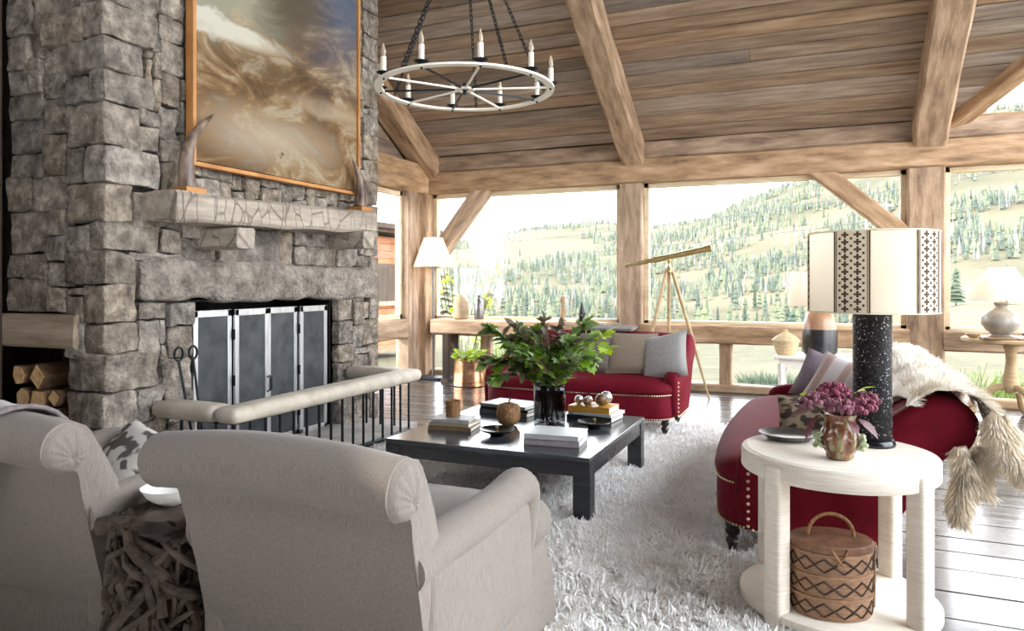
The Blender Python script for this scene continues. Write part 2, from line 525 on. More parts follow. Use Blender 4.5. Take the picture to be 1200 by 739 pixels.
for i, (xa, xb) in enumerate(BAYS):
    hewn('rail', (xa - 0.02, WY - 0.02, 0.71), (xb + 0.02, WY - 0.02, 0.71), 0.24, 0.23, BEAM, wall, seed=40 + i)
    hewn('sill', (xa - 0.02, WY, 0.05), (xb + 0.02, WY, 0.05), 0.2, 0.1, BEAM, wall, seed=44 + i)
for xb in (-4.3, -3.35, -1.07, -0.13, 2.1, 3.0):
    hewn('baluster', (xb, WY, 0.08), (xb, WY, 0.62), 0.14, 0.15, BEAM, wall, seed=int(xb * 10) + 90, up=(1, 0, 0))
hewn('brace', (-5.16, WY - 0.02, 1.62), (-4.28, WY - 0.02, 2.7), 0.2, 0.23, BEAM, wall, seed=51)
hewn('brace', (-0.09, WY - 0.02, 2.7), (0.95, WY - 0.02, 1.78), 0.2, 0.2, BEAM, wall, seed=52)

def window(k, xa, xb, nlow):
    wn = thing('window_%d' % k, ['tall picture window left of the telescope behind the leafy vase', 'wide picture window behind the telescope', 'picture window behind the grey lamp at far right'][k - 1], 'window', (0, 0, 0), kind='structure')
    y0 = WY + 0.04
    mb = MB()
    z0, z1 = 0.825, 2.605
    t = 0.06
    mb.box(((xa + xb) / 2, y0, z1 - t / 2), (xb - xa, 0.1, t)).box(((xa + xb) / 2, y0, z0 + 0.02), (xb - xa, 0.1, 0.04))
    mb.box((xa + t / 2, y0, (z0 + z1) / 2), (t, 0.1, z1 - z0)).box((xb - t / 2, y0, (z0 + z1) / 2), (t, 0.1, z1 - z0))
    obj('frame', mb, TRIM, wn, smooth=False, bev=0.004)
    obj('pane', MB().box(((xa + xb) / 2, y0 + 0.02, (z0 + z1) / 2), (xb - xa - 0.1, 0.006, z1 - z0 - 0.09)), GLASS, wn, smooth=False)
    obj('lower_pane', MB().box(((xa + xb) / 2, y0 + 0.06, 0.345), (xb - xa - 0.02, 0.006, 0.48)), GLASS, wn, smooth=False)
for k, (xa, xb) in enumerate(BAYS):
    window(k + 1, xa, xb, 2)
wn = thing('window_4', 'triangular gable window above the beam at top right', 'window', kind='structure')
tri = [(VX + 0.05, 3.13), (4.1, 3.13), (4.1, 4.55)]
obj('pane', MB().extrude(tri, 'y', WY + 0.05, WY + 0.056), GLASS, wn, smooth=False)
obj('frame', MB().box((2.7, WY + 0.05, 3.14), (2.8, 0.08, 0.05)), BEAM, wn, smooth=False)

# ---- the walls behind and beside the photographer: solid back, right end left open to let in more daylight
wf = thing('wall_front', 'plain timber wall behind the viewer', 'wall', kind='structure')
obj('panel', MB().box((-0.55, -4.5, 2.4), (9.6, 0.12, 4.8)), DARKWOOD, wf, smooth=False)
wr = thing('wall_right', 'open right end of the room left unglazed to let more daylight in, out of view', 'wall', kind='structure')
gb = [(-4.5, 0), (0.2, 0), (0.2, cz(1.8)), (-4.5, cz(6.5))]
obj('gable_panel', MB().extrude(gb, 'x', 4.2, 4.3), DARKWOOD, wr, smooth=False)
for yy in (0.35, 3.2, 6.2):
    hewn('post', (4.25, yy, 0), (4.25, yy, 3.1), 0.28, 0.28, BEAM, wr, seed=int(yy * 3) + 200, up=(1, 0, 0))

# ---- left wall: side window beyond the chimney, dark timber before it
LX = -5.3
wl = thing('wall_left', 'left wall with a side window beyond the chimney', 'wall', kind='structure')
hewn('wall_plate', (LX, 3.0, 2.8), (LX, 9.1, 2.8), 0.28, 0.4, BEAM, wl, seed=61)
hewn('post', (LX, 8.72, 0), (LX, 8.72, 2.62), 0.22, 0.26, BEAM, wl, seed=62, up=(0, 1, 0))
hewn('rail', (LX, 6.1, 0.71), (LX, 8.6, 0.71), 0.2, 0.26, BEAM, wl, seed=63)
for i in range(14):      # gable boards above the plate
    z0 = 3.0 + i * 0.24
    ye = 9.1 - max(0, (z0 + 0.2 - 3.13)) / TAN
    obj('board', MB().box((0, 0, 0), (ye - 2.9, 0.03, 0.232)), PLANK, wl, smooth=False, bev=0.004, loc=(LX - 0.05, (ye + 2.9) / 2, z0 + 0.12), rot=(0, 0, R(90)))
mb = MB().box((LX - 0.12, 2.0, 3.3), (0.06, 13.0, 0.6))
mb.box((LX - 0.1, 0.9, 3.3), (0.1, 4.4, 6.6)).box((LX - 0.1, -3, 2.0), (0.1, 3.5, 4.0)).box((LX - 0.12, 3.5, 4.6), (0.06, 5, 3.4))
obj('panel', mb, DARKWOOD, wl, smooth=False)
for i in range(6):
    obj('board', MB().box((0, 0, 0), (0.2, 0.05, 6.4)), DARKWOOD, wl, smooth=False, bev=0.004, loc=(-4.985 + (-0.012 if i % 2 else 0), 2.98 - i * 0.205, 3.2), rot=(0, 0, R(90)))
wn = thing('window_5', 'side window between the chimney and the corner post', 'window', kind='structure')
obj('pane', MB().box((LX - 0.05, 7.35, 1.72), (0.006, 2.5, 1.72)), GLASS, wn, smooth=False)
obj('lower_pane', MB().box((LX - 0.05, 7.35, 0.33), (0.006, 2.5, 0.5)), GLASS, wn, smooth=False)
mb = MB()
for z in (0.87, 2.56):
    mb.box((LX - 0.04, 7.35, z), (0.08, 2.5, 0.06))
for yy in (6.13, 8.57):
    mb.box((LX - 0.04, yy, 1.72), (0.08, 0.06, 1.75))
obj('frame', mb, TRIM, wn, smooth=False)
# blank wall behind the chimney so that no daylight leaks round it
obj('back_panel', MB().box((LX - 0.1, 4.6, 2.0), (0.1, 3.0, 4.0)), DARKWOOD, wl, smooth=False)

# ================================================================== FIREPLACE
FX, FY0, FY1 = -4.05, 3.117, 6.111
LX0 = -4.96
fp = thing('fireplace', 'rough grey stone chimney and fireplace with a massive stone lintel', 'fireplace')
D = 0.07
OP0, OP1, OZ = 3.80, 5.44, 1.22
mb = MB()
NX0, NX1, NZ0, NZ1 = -4.94, -4.40, 0.40, 0.93
xb = -5.24
def bx(x0, x1, y0, y1, z0, z1):
    mb.box(((x0 + x1) / 2, (y0 + y1) / 2, (z0 + z1) / 2), (x1 - x0, y1 - y0, z1 - z0))
ya, fx = FY0 + D, FX - D
bx(xb, fx, ya, OP0, NZ1, 4.78); bx(xb, fx, ya, OP0, 0, NZ0); bx(NX1, fx, ya, OP0, NZ0, NZ1); bx(xb, NX1, ya + 0.5, OP0, NZ0, NZ1)
bx(xb, fx, OP1, FY1 - 0.02, 0, 4.78); bx(xb, fx, OP0, OP1, OZ, 4.78)
obj('mortar_core', mb, MORTAR, fp, smooth=False)
mb = MB()
mb.box((-4.78, (OP0 + OP1) / 2, 0.6), (0.06, OP1 - OP0, 1.3)).box((-4.45, OP0 - 0.02, 0.6), (0.66, 0.06, 1.25)).box((-4.45, OP1 + 0.02, 0.6), (0.66, 0.06, 1.25)).box((-4.45, (OP0 + OP1) / 2, 1.24), (0.66, OP1 - OP0, 0.06))
obj('firebox', mb, SOOT, fp, smooth=False)
mb = MB().rbox((-3.93, 4.6, 0.025), (0.98, 2.5, 0.05), 0.012, (4, 8, 1), nz=0.004)
obj('hearth_slab', mb, HEARTH, fp)
rk = random.Random(5)
count = [0]
def stone(x0, x1, y0, y1, z0, z1, nz=0.03, m=STONE, seg=None, rr=0.012):
    g = 0.0045
    nz *= 0.62
    c = ((x0 + x1) / 2, (y0 + y1) / 2, (z0 + z1) / 2)
    d = (x1 - x0, y1 - y0 - 2 * g if y1 - y0 > 0.05 else y1 - y0, z1 - z0 - 2 * g)
    count[0] += 1
    tilt = Matrix.Rotation(rk.uniform(-0.02, 0.02), 3, 'X' if x1 - x0 < 0.25 else 'Y') @ Matrix.Rotation(rk.uniform(-0.035, 0.035), 3, 'Z')
    sg = seg or tuple(max(1, min(6, int(q / 0.055))) for q in d)
    mb = MB().rbox((0, 0, 0), d, rr, sg, nz=nz, nsc=10, seed=rk.random() * 50, M=tilt)
    return obj('stone', mb, m, fp, loc=c, ang=32)
# quoins at the near corner: heights read off the courses, alternating long and short
zq = [0.0, 0.22, 0.44, 0.66, 0.90, 1.09, 1.335, 1.54, 1.725, 1.96, 2.2, 2.465, 2.67, 2.87, 3.09, 3.3, 3.52, 3.75, 4.0, 4.25]
quo = []
for i in range(len(zq) - 1):
    a = rk.uniform(0.36, 0.48) if i % 2 else rk.uniform(0.2, 0.28)
    b = rk.uniform(0.14, 0.2) if i % 2 else rk.uniform(0.26, 0.36)
    if zq[i] < NZ1 + 0.2 and zq[i + 1] > NZ0:
        b = min(b, 0.2)
    if 1.1 < zq[i + 1] < 1.6:
        a = min(a, 0.22)
    quo.append((zq[i], zq[i + 1], a, b))
    p = rk.uniform(0.0, 0.02)
    stone(FX - b, FX + p, FY0 - p, FY0 + a, zq[i], zq[i + 1], nz=0.03)
# quoins at the far corner
zz = 0.0; quo2 = []
i = 0
while zz < 4.4:
    h = rk.uniform(0.16, 0.28)
    a = 0.26 if i % 2 else 0.16
    quo2.append((zz, zz + h, a)); i += 1
    stone(FX - 0.2, FX + rk.uniform(0, 0.015), FY1 - a, FY1, zz, zz + h, nz=0.02)
    zz += h
# lintel: one giant slab with a ragged lower edge
L0, L1 = 3.36, 6.02
def lint(u, v):
    yy = L0 + (L1 - L0) * u
    e = 0.035 * noise.noise(Vector((yy * 2.1, 3, 0))) + 0.02 * noise.noise(Vector((yy * 6, 1, 0)))
    e2 = 0.05 * noise.noise(Vector((yy * 1.7, 11, 0))) + 0.025 * noise.noise(Vector((yy * 5, 15, 0)))
    end = min(1, min(u, 1 - u) / 0.05) ** 0.5
    zt = 1.345 + (0.175 + e - 0.035 * u) * (0.55 + 0.45 * end); zb = 1.345 - (0.135 + e2 + 0.02 * u) * (0.55 + 0.45 * end)
    # v goes round: back top, front top ... front bottom, back bottom
    prof = [(-0.14, 1), (0.0, 1), (0.045, 0.86), (0.06, 0.6), (0.065, 0.3), (0.065, 0.0), (0.06, -0.3), (0.05, -0.6), (0.03, -0.88), (-0.01, -1), (-0.14, -1)]
    j = min(len(prof) - 1, round(v * (len(prof) - 1)))
    n_, k = prof[j]
    z = zt * (1 + k) / 2 + zb * (1 - k) / 2
    q = Vector((yy * 5, z * 5, 2))
    n_ += (noise.noise(q) * 0.045 + noise.noise(q * 2.6) * 0.028 + noise.noise(q * 6) * 0.012) * (1 if n_ > -0.1 else 0)
    if n_ > -0.1:
        n_ = n_ * (0.4 + 0.6 * end)
    return (FX + n_, yy, z)
mb = MB().grid(lint, 90, 11)
mb.f += [tuple(range(11))[::-1], tuple(89 * 11 + q for q in range(11))]
obj('lintel_stone', mb, LINTEL, fp, ang=50)
# random rubble between the quoins
G = 0.055
def fill(u0, u1, z0, z1, blocked, place, maxw, maxh):
    nu, nz_ = int((u1 - u0) / G + 0.5), int((z1 - z0) / G + 0.5)
    gu, gz = (u1 - u0) / nu, (z1 - z0) / nz_
    occ = [[blocked(u0 + (i + 0.5) * gu, z0 + (j + 0.5) * gz) for j in range(nz_)] for i in range(nu)]
    for j in range(nz_):
        for i in range(nu):
            if occ[i][j]:
                continue
            w_ = rk.choice(maxw); h_ = rk.choice(maxh)
            ww = 0
            while ww < w_ and i + ww < nu and not occ[i + ww][j]:
                ww += 1
            # swallow a sliver that would be left over
            if i + ww < nu and not occ[i + ww][j] and (i + ww + 1 >= nu or occ[i + ww + 1][j]):
                ww += 1
            hh = 1
            while hh < h_ and j + hh < nz_ and all(not occ[i + k][j + hh] for k in range(ww)):
                hh += 1
            if hh == h_ and j + hh == nz_ - 1 and all(not occ[i + k][j + hh] for k in range(ww)):
                hh += 1
            for k in range(ww):
                for q in range(hh):
                    occ[i + k][j + q] = True
            place(u0 + i * gu, u0 + (i + ww) * gu, z0 + j * gz, z0 + (j + hh) * gz)
def blk_front(yy, z):
    for a, b, l, _ in quo:
        if a - 0.012 <= z < b - 0.012 and yy < FY0 + l:
            return True
    for a, b, l in quo2:
        if a - 0.012 <= z < b - 0.012 and yy > FY1 - l:
            return True
    if OP0 < yy < OP1 and z < 1.24:
        return True
    if L0 - 0.02 < yy < L1 + 0.02 and 1.195 < z < 1.50:
        return True
    return False
def put_front(a, b, z0, z1):
    p = rk.uniform(-0.02, 0.025)
    stone(FX - 0.16, FX + p, a, b, z0, z1, nz=0.035)
fill(FY0 + 0.19, FY1 - 0.15, 0.0, 4.35, blk_front, put_front, (3, 4, 5, 5, 6, 7, 8), (3, 3, 4, 4, 5))
def blk_left(x, z):
    for a, b, _, l in quo:
        if a - 0.012 <= z < b - 0.012 and x > FX - l:
            return True
    return NX0 - 0.02 < x < NX1 and NZ0 < z < 1.145
def put_left(a, b, z0, z1):
    p = rk.uniform(-0.015, 0.03)
    stone(a + 0.003, b - 0.003, FY0 - p, FY0 + 0.16, z0, z1, nz=0.03)
fill(LX0, FX - 0.13, 0.0, 3.4, blk_left, put_left, (4, 5, 6, 7), (3, 3, 4, 5))
hewn('niche_lintel', (-4.99, FY0 + 0.06, 1.035), (-4.27, FY0 + 0.06, 1.035), 0.2, 0.215, MANTEL, fp, seed=71)

# firewood in the niche
FWB = mat('log_bark', '5a4332', '86664a', (14, 14, 14), 0.9, 0.5)
FWE = mat('log_end', 'b98f5e', 'd9b98a', (30, 30, 30), 0.85)
logs = [(-4.86, 0.47, 0.075), (-4.69, 0.46, 0.065), (-4.53, 0.47, 0.07), (-4.80, 0.60, 0.07), (-4.62, 0.59, 0.075), (-4.83, 0.74, 0.07), (-4.66, 0.735, 0.08), (-4.49, 0.61, 0.055)]
llab = ['bottom left of the niche', 'bottom middle of the niche', 'bottom right of the niche', 'second layer on the left', 'second layer on the right', 'pale split face, top left of the pile', 'reddish, lying at the top right of the pile', 'thin, wedged at the right side of the pile']
for i, (x, z, r) in enumerate(logs):
    t = thing('firewood_log', 'split firewood log, %s beneath the timber lintel' % llab[i], 'log', (x, FY0 + 0.2, z), group='firewood in the chimney niche')
    n = rk.choice((4, 5, 6)); a0 = rk.random() * 6
    rr = [r * rk.uniform(0.85, 1.1) for _ in range(n)]
    pl = [(rr[k] * math.cos(a0 + 2 * PI * k / n), rr[k] * math.sin(a0 + 2 * PI * k / n)) for k in range(n)]
    y0 = -0.2 - rk.random() * 0.05
    obj('bark', MB().extrude(pl, 'y', y0, 0.24), FWB, t, smooth=False, bev=0.006)
    obj('cut_end', MB().extrude([(a * 0.94, b * 0.94) for a, b in pl], 'y', y0 - 0.004, y0 + 0.001), FWE, t, smooth=False)

# mantel shelf on two corbels
t = thing('mantel_shelf', 'thick weathered timber mantel on two beam-end corbels', 'mantel', (0, 0, 0))
hewn('shelf_beam', (-3.905, 3.38, 1.83), (-3.905, 5.62, 1.89), 0.34, 0.2, HEWN, t, seed=77, n=26, rough=0.022, ch=0.02)
hewn('corbel', (-4.15, 3.93, 1.655), (-3.69, 3.93, 1.655), 0.17, 0.15, HEWN, t, seed=78)
hewn('corbel', (-4.15, 5.42, 1.72), (-3.69, 5.42, 1.72), 0.17, 0.15, HEWN, t, seed=79)

# hewing checks in the mantel timber
for m_ in (HEWN,):
    n = m_.node_tree.nodes; l = m_.node_tree.links; b = n['Principled BSDF']
    tcn = n.new('ShaderNodeTexCoord'); mp = n.new('ShaderNodeMapping'); mp.inputs['Scale'].default_value = (8.5, 1.2, 2.2)
    vo = n.new('ShaderNodeTexVoronoi'); vo.feature = 'DISTANCE_TO_EDGE'; vo.inputs['Scale'].default_value = 1.0; vo.inputs['Randomness'].default_value = 0.75
    l.new(tcn.outputs['Object'], mp.inputs[0]); l.new(mp.outputs[0], vo.inputs['Vector'])
    mr = n.new('ShaderNodeMapRange'); mr.inputs['From Min'].default_value = 0.0; mr.inputs['From Max'].default_value = 0.03; mr.inputs['To Min'].default_value = 0.5; l.new(vo.outputs['Distance'], mr.inputs['Value'])
    old = b.inputs['Base Color'].links[0].from_socket
    mx = n.new('ShaderNodeMix'); mx.data_type = 'RGBA'; mx.inputs['A'].default_value = lin('3a3029')
    l.new(mr.outputs[0], mx.inputs['Factor']); l.new(old, mx.inputs['B']); l.new(mx.outputs['Result'], b.inputs['Base Color'])
    ob = b.inputs['Normal'].links[0].from_socket
    bp = n.new('ShaderNodeBump'); bp.inputs['Strength'].default_value = 0.8; bp.inputs['Distance'].default_value = 0.02
    l.new(mr.outputs[0], bp.inputs['Height']); l.new(ob, bp.inputs['Normal']); l.new(bp.outputs[0], b.inputs['Normal'])
# horns
def horn(yb, h, lean, sgn, label, zb):
    t = thing('horn_ornament', label, 'ornament', (-3.88, yb, zb), group='horns on the mantel')
    obj('base', MB().box((0, 0, 0.02), (0.16, 0.17, 0.04)), FRAMEW, t, bev=0.005)
    pts = []; rs = []
    for i in range(15):
        s = i / 14
        pts.append((0.0, sgn * (-0.03 * math.sin(s * PI) * 1.2 + lean * s ** 2.2), 0.04 + h * (s - 0.12 * s * s)))
        rs.append(0.058 * (1 - s) ** 0.75 + 0.004)
    obj('horn', MB().tube(pts, rs, 12), HORN, t)
    return t
horn(3.6, 0.62, 0.24, 1, 'tall curved polished horn on a wood block at left end of mantel', 1.935)
horn(5.56, 0.48, 0.12, -1, 'smaller curved purple-brown horn on a block at right end of mantel', 1.992)

# painting
PM = bpy.data.materials.new('painted_canvas'); PM.use_nodes = True
n = PM.node_tree.nodes; l = PM.node_tree.links; b = n['Principled BSDF']; b.inputs['Roughness'].default_value = 0.85; b.inputs['Specular IOR Level'].default_value = 0.15
tcn = n.new('ShaderNodeTexCoord'); mp = n.new('ShaderNodeMapping'); mp.inputs['Rotation'].default_value = (0.5, 0.0, 0.0); mp.inputs['Scale'].default_value = (1, 0.75, 1.5)
l.new(tcn.outputs['Object'], mp.inputs[0])
n1 = n.new('ShaderNodeTexNoise'); n1.inputs['Scale'].default_value = 2.0; n1.inputs['Detail'].default_value = 12; n1.inputs['Roughness'].default_value = 0.66; n1.inputs['Distortion'].default_value = 1.0
l.new(mp.outputs[0], n1.inputs['Vector'])
r1 = n.new('ShaderNodeValToRGB')
els = [(0.3, '4b3f31'), (0.4, '5f4a33'), (0.48, '7a6144'), (0.55, '8f7a5e'), (0.61, 'a3967f'), (0.7, '6b5b45')]
r1.color_ramp.elements[0].position = els[0][0]; r1.color_ramp.elements[0].color = lin(els[0][1])
r1.color_ramp.elements[1].position = els[-1][0]; r1.color_ramp.elements[1].color = lin(els[-1][1])
for p_, c_ in els[1:-1]:
    e = r1.color_ramp.elements.new(p_); e.color = lin(c_)
l.new(n1.outputs['Fac'], r1.inputs[0])
sp = n.new('ShaderNodeSeparateXYZ'); l.new(tcn.outputs['Object'], sp.inputs[0])
# painted sea in the upper right, pale sand spit in the upper left, drift of white foam below
def blob(cy, cz_, ry, rz, soft, wob):
    a = n.new('ShaderNodeMath'); a.operation = 'SUBTRACT'; a.inputs[1].default_value = cy; l.new(sp.outputs['Y'], a.inputs[0])
    a2 = n.new('ShaderNodeMath'); a2.operation = 'DIVIDE'; a2.inputs[1].default_value = ry; l.new(a.outputs[0], a2.inputs[0])
    c = n.new('ShaderNodeMath'); c.operation = 'SUBTRACT'; c.inputs[1].default_value = cz_; l.new(sp.outputs['Z'], c.inputs[0])
    c2 = n.new('ShaderNodeMath'); c2.operation = 'DIVIDE'; c2.inputs[1].default_value = rz; l.new(c.outputs[0], c2.inputs[0])
    cb = n.new('ShaderNodeCombineXYZ'); l.new(a2.outputs[0], cb.inputs[0]); l.new(c2.outputs[0], cb.inputs[1])
    ln = n.new('ShaderNodeVectorMath'); ln.operation = 'LENGTH'; l.new(cb.outputs[0], ln.inputs[0])
    nn = n.new('ShaderNodeMath'); nn.operation = 'MULTIPLY_ADD'; nn.inputs[1].default_value = wob; l.new(n1.outputs['Fac'], nn.inputs[0]); l.new(ln.outputs['Value'], nn.inputs[2])
    mr = n.new('ShaderNodeMapRange'); mr.inputs['From Min'].default_value = 1 + wob * 0.5 + soft; mr.inputs['From Max'].default_value = 1 + wob * 0.5 - soft; l.new(nn.outputs[0], mr.inputs['Value'])
    return mr.outputs[0]
cur = r1.outputs[0]
for (cy, cz_, ry, rz, soft, wob, colr, k) in ((0.85, 0.75, 0.8, 0.62, 0.7, 2.6, '4d5b70', 0.85), (-0.85, 0.5, 0.95, 0.55, 0.18, 2.8, '8f8e7c', 0.9), (-0.8, -0.02, 0.75, 0.09, 0.2, 3.2, 'c3c0b2', 0.85), (0.05, 0.45, 0.35, 0.34, 0.7, 3.0, '4a3f30', 0.85), (-0.15, -0.72, 0.5, 0.14, 0.7, 5.0, 'b0a390', 0.7), (0.55, -0.35, 0.45, 0.06, 0.5, 4.5, 'a4937c', 0.85), (-0.1, -0.2, 0.6, 0.12, 0.7, 4.0, '4e3c28', 0.7)):
    mx = n.new('ShaderNodeMix'); mx.data_type = 'RGBA'
    mm = n.new('ShaderNodeMath'); mm.operation = 'MULTIPLY'; mm.inputs[1].default_value = k; l.new(blob(cy, cz_, ry, rz, soft, wob), mm.inputs[0])
    l.new(mm.outputs[0], mx.inputs['Factor']); l.new(cur, mx.inputs['A']); mx.inputs['B'].default_value = lin(colr)
    cur = mx.outputs['Result']
l.new(cur, b.inputs['Base Color'])
t = thing('landscape_painting', 'large abstract aerial landscape painting in a thin wood frame above the mantel', 'painting', (-3.99, 4.69, 3.2))
obj('canvas', MB().box((0, 0, 0), (0.03, 1.9, 2.02)), PM, t, smooth=False)
mb = MB()
for sgn in (-1, 1):
    mb.box((0.005, sgn * 0.965, 0), (0.07, 0.03, 2.1)).box((0.005, 0, sgn * 1.035), (0.07, 1.9, 0.03))
obj('frame', mb, FRAMEW, t, smooth=False, bev=0.003)

# fire screen, four folding panels
t = thing('fire_screen', 'folding steel fire screen with dark mesh panels inside the hearth opening', 'fire screen', (-4.12, 3.87, 0.05))
ys = [0, 0.375, 0.75, 1.125, 1.5]
for i in range(4):
    y0, y1 = ys[i] + 0.004, ys[i + 1] - 0.004
    dx = 0.012 * (1 if i % 2 else -1)
    p = obj('screen_panel', MB().box((dx, (y0 + y1) / 2, 0.545), (0.006, y1 - y0 - 0.07, 1.0)), MESHM, t, smooth=False)
    mb = MB()
    for yy in (y0 + 0.021, y1 - 0.021):
        mb.box((dx, yy, 0.545), (0.022, 0.042, 1.09))
    mb.box((dx, (y0 + y1) / 2, 1.066), (0.022, y1 - y0, 0.05)).box((dx, (y0 + y1) / 2, 0.02), (0.022, y1 - y0, 0.04))
    obj('panel_frame', mb, STEEL, p, smooth=False, bev=0.003)
    if i in (1, 2):
        yh = y1 - 0.02 if i == 1 else y0 + 0.02
        obj('handle', MB().tube([(dx + 0.012, yh, 0.42), (dx + 0.04, yh, 0.43), (dx + 0.04, yh, 0.53), (dx + 0.012, yh, 0.54)], 0.006, 6), IRON, p)
for yy in (0.37, 1.12):
    mb = MB()
    for z in (0.2, 0.55, 0.9):
        mb.tube([(0.018, yy + 0.005, z - 0.04), (0.018, yy + 0.005, z + 0.04)], 0.008, 6)
    obj('hinge', mb, IRON, t)

# fire tools leaning on the stone
for i, (yy, lean, lab) in enumerate(((3.56, 0.1, 'iron fire tongs with a loop handle, the left one of the pair by the screen'), (3.68, 0.05, 'iron poker with a loop handle, right beside the tongs and nearer the screen'))):
    t = thing('fire_tool', lab, 'fire tool', (-3.9, yy, 0.05), group='fire tools by the hearth')
    obj('shaft', MB().tube([(0.06, lean, 0), (-0.02, 0, 0.78)], 0.009, 8), IRON, t)
    obj('handle', MB().tube([(-0.02 , 0.035 * math.sin(a), 0.82 + 0.045 * math.cos(a)) for a in [2 * PI * k / 14 for k in range(14)]], 0.008, 6, closed=True), IRON, t)
    obj('tip', MB().lathe([(0.012, 0), (0.016, 0.05), (0.01, 0.1)], 8, (0.06, lean, -0.0)), IRON, t)

# club fender
FD0, FD1, FDX = 3.52, 5.62, -3.4
t = thing('club_fender', 'iron club fender with pale leather bench rail round the hearth', 'fender', (0, 0, 0))
mb = MB()
for (p, d) in (((FDX, (FD0 + FD1) / 2, 0.02), (0.06, FD1 - FD0 + 0.06, 0.03)), ((-3.72, FD0, 0.02), (0.6, 0.06, 0.03)), ((-3.72, FD1, 0.02), (0.6, 0.06, 0.03)),
               ((FDX, (FD0 + FD1) / 2, 0.46), (0.05, FD1 - FD0 + 0.05, 0.02)), ((-3.72, FD0, 0.46), (0.6, 0.05, 0.02)), ((-3.72, FD1, 0.46), (0.6, 0.05, 0.02))):
    mb.box(p, d)
obj('rail', mb, IRON, t, smooth=False, bev=0.004)
k = 0
pos = [(FDX, FD0 + (FD1 - FD0) * i / 15) for i in range(16)] + [(FDX - 0.15 * j, FD0) for j in range(1, 4)] + [(FDX - 0.15 * j, FD1) for j in range(1, 4)]
rodm = MB().tube([(0, 0, 0.03), (0, 0, 0.455)], 0.0105, 8).mesh('rod', IRON)
for (x, yy) in pos:
    link('rod', rodm, t, loc=(x, yy, 0))
obj('bench_cushion', MB().rbox((FDX, (FD0 + FD1) / 2, 0.515), (0.19, FD1 - FD0 + 0.19, 0.10), 0.045, (3, 14, 2), puff=(0, 0, 0.008)), LEATHER, t, ang=60)
for yy in (FD0, FD1):
    obj('return_cushion', MB().rbox((-3.765, yy, 0.515), (0.54, 0.19, 0.10), 0.045, (5, 3, 2), puff=(0, 0, 0.008)), LEATHER, t, ang=60)
print('stones', count[0])

# ================================================================== RUG
def strands(name, pos, nrm, length, width, m, parent, curl=0.5, seg=3, seed=0, lean=None, kind='stuff', jit=0.3):
    """a pile of thin curling blades: one mesh that nobody could count"""
    g = np.random.default_rng(seed)
    N = len(pos)
    pos = np.asarray(pos, float); nrm = np.asarray(nrm, float)
    L = length * g.uniform(1 - jit, 1 + jit, N)
    d = nrm + g.normal(0, curl * 0.6, (N, 3)) + (0 if lean is None else np.asarray(lean))
    d /= np.linalg.norm(d, axis=1, keepdims=True)
    c = g.normal(0, 1, (N, 3)); side = np.cross(d, c); side /= np.linalg.norm(side, axis=1, keepdims=True) + 1e-9
    bend = np.cross(side, d) * (curl * g.uniform(0.5, 1.5, (N, 1)))
    vs = np.zeros((N, (seg + 1) * 2, 3))
    p = pos - nrm * 0.004
    dd = d.copy()
    for k in range(seg + 1):
        wk = width * (1 - 0.75 * (k / seg) ** 1.5)
        vs[:, 2 * k] = p - side * wk / 2
        vs[:, 2 * k + 1] = p + side * wk / 2
        dd = dd + bend * 0.55
        dd /= np.linalg.norm(dd, axis=1, keepdims=True)
        p = p + dd * (L / seg)[:, None]
    base = (np.arange(N) * (seg + 1) * 2)[:, None, None]
    q = np.array([[2 * k, 2 * k + 1, 2 * k + 3, 2 * k + 2] for k in range(seg)])[None]
    fs = (base + q).reshape(-1, 4)
    me = bpy.data.meshes.new(name)
    nv, nf = N * (seg + 1) * 2, len(fs)
    me.vertices.add(nv); me.vertices.foreach_set('co', vs.reshape(-1).astype(np.float32))
    me.loops.add(nf * 4); me.loops.foreach_set('vertex_index', fs.reshape(-1).astype(np.int32))
    me.polygons.add(nf); me.polygons.foreach_set('loop_start', (np.arange(nf) * 4).astype(np.int32))
    me.update(calc_edges=True)
    me.polygons.foreach_set('use_smooth', np.ones(nf, bool))
    me.materials.append(m)
    o = link(name, me, parent)
    o['kind'] = kind
    return o
RX0, RX1, RY0, RY1 = -3.3, 0.05, 1.2, 6.95
rug = thing('shag_rug', 'large thick white shag rug under the coffee table and sofas', 'rug', (0, 0, 0))
def rz(x, y):
    e = min(1, min(x - RX0, RX1 - x, y - RY0, RY1 - y) / 0.04)
    return 0.002 + max(0, e) * (0.018 + 0.010 * noise.noise(Vector((x * 16, y * 16, 0))) + 0.006 * noise.noise(Vector((x * 5, y * 5, 4))))
mb = MB().grid(lambda u, v: (RX0 + (RX1 - RX0) * u, RY0 + (RY1 - RY0) * v, rz(RX0 + (RX1 - RX0) * u, RY0 + (RY1 - RY0) * v)), 96, 160)
obj('backing', mb, mat('rug_backing', 'd2cec8', 'e2ded8', (9, 9, 9), 0.95), rug)
g = np.random.default_rng(2)
NT = 17500
tx = g.uniform(RX0 + 0.01, RX1 - 0.01, NT); ty = RY0 + (RY1 - RY0) * g.uniform(0, 1, NT) ** 1.12
feet = [(x, y, 0.085) for x in (-2.46, -1.23) for y in (3.92, 5.17)] + [(-0.405, 3.75, 0.06), (-0.405, 5.97, 0.06), (-1.25, 6.335, 0.06), (-2.91, 6.335, 0.06)]
ok = np.ones(NT, bool)      # pile is pressed flat under the feet of the furniture
for fx_, fy_, fr_ in feet:
    ok &= (np.abs(tx - fx_) > fr_) | (np.abs(ty - fy_) > fr_)
tx, ty = tx[ok], ty[ok]; NT = len(tx)
ang = g.uniform(0, 2 * PI, NT); mag = g.uniform(0, 0.8, NT)
K = 12                       # every tuft is a little fountain of curling strands
rx, ry = g.normal(0, 1, (NT, K)), g.normal(0, 1, (NT, K))
pos = np.stack([tx[:, None] + 0.006 * rx, ty[:, None] + 0.006 * ry, np.full((NT, K), 0.014)], 2).reshape(-1, 3)
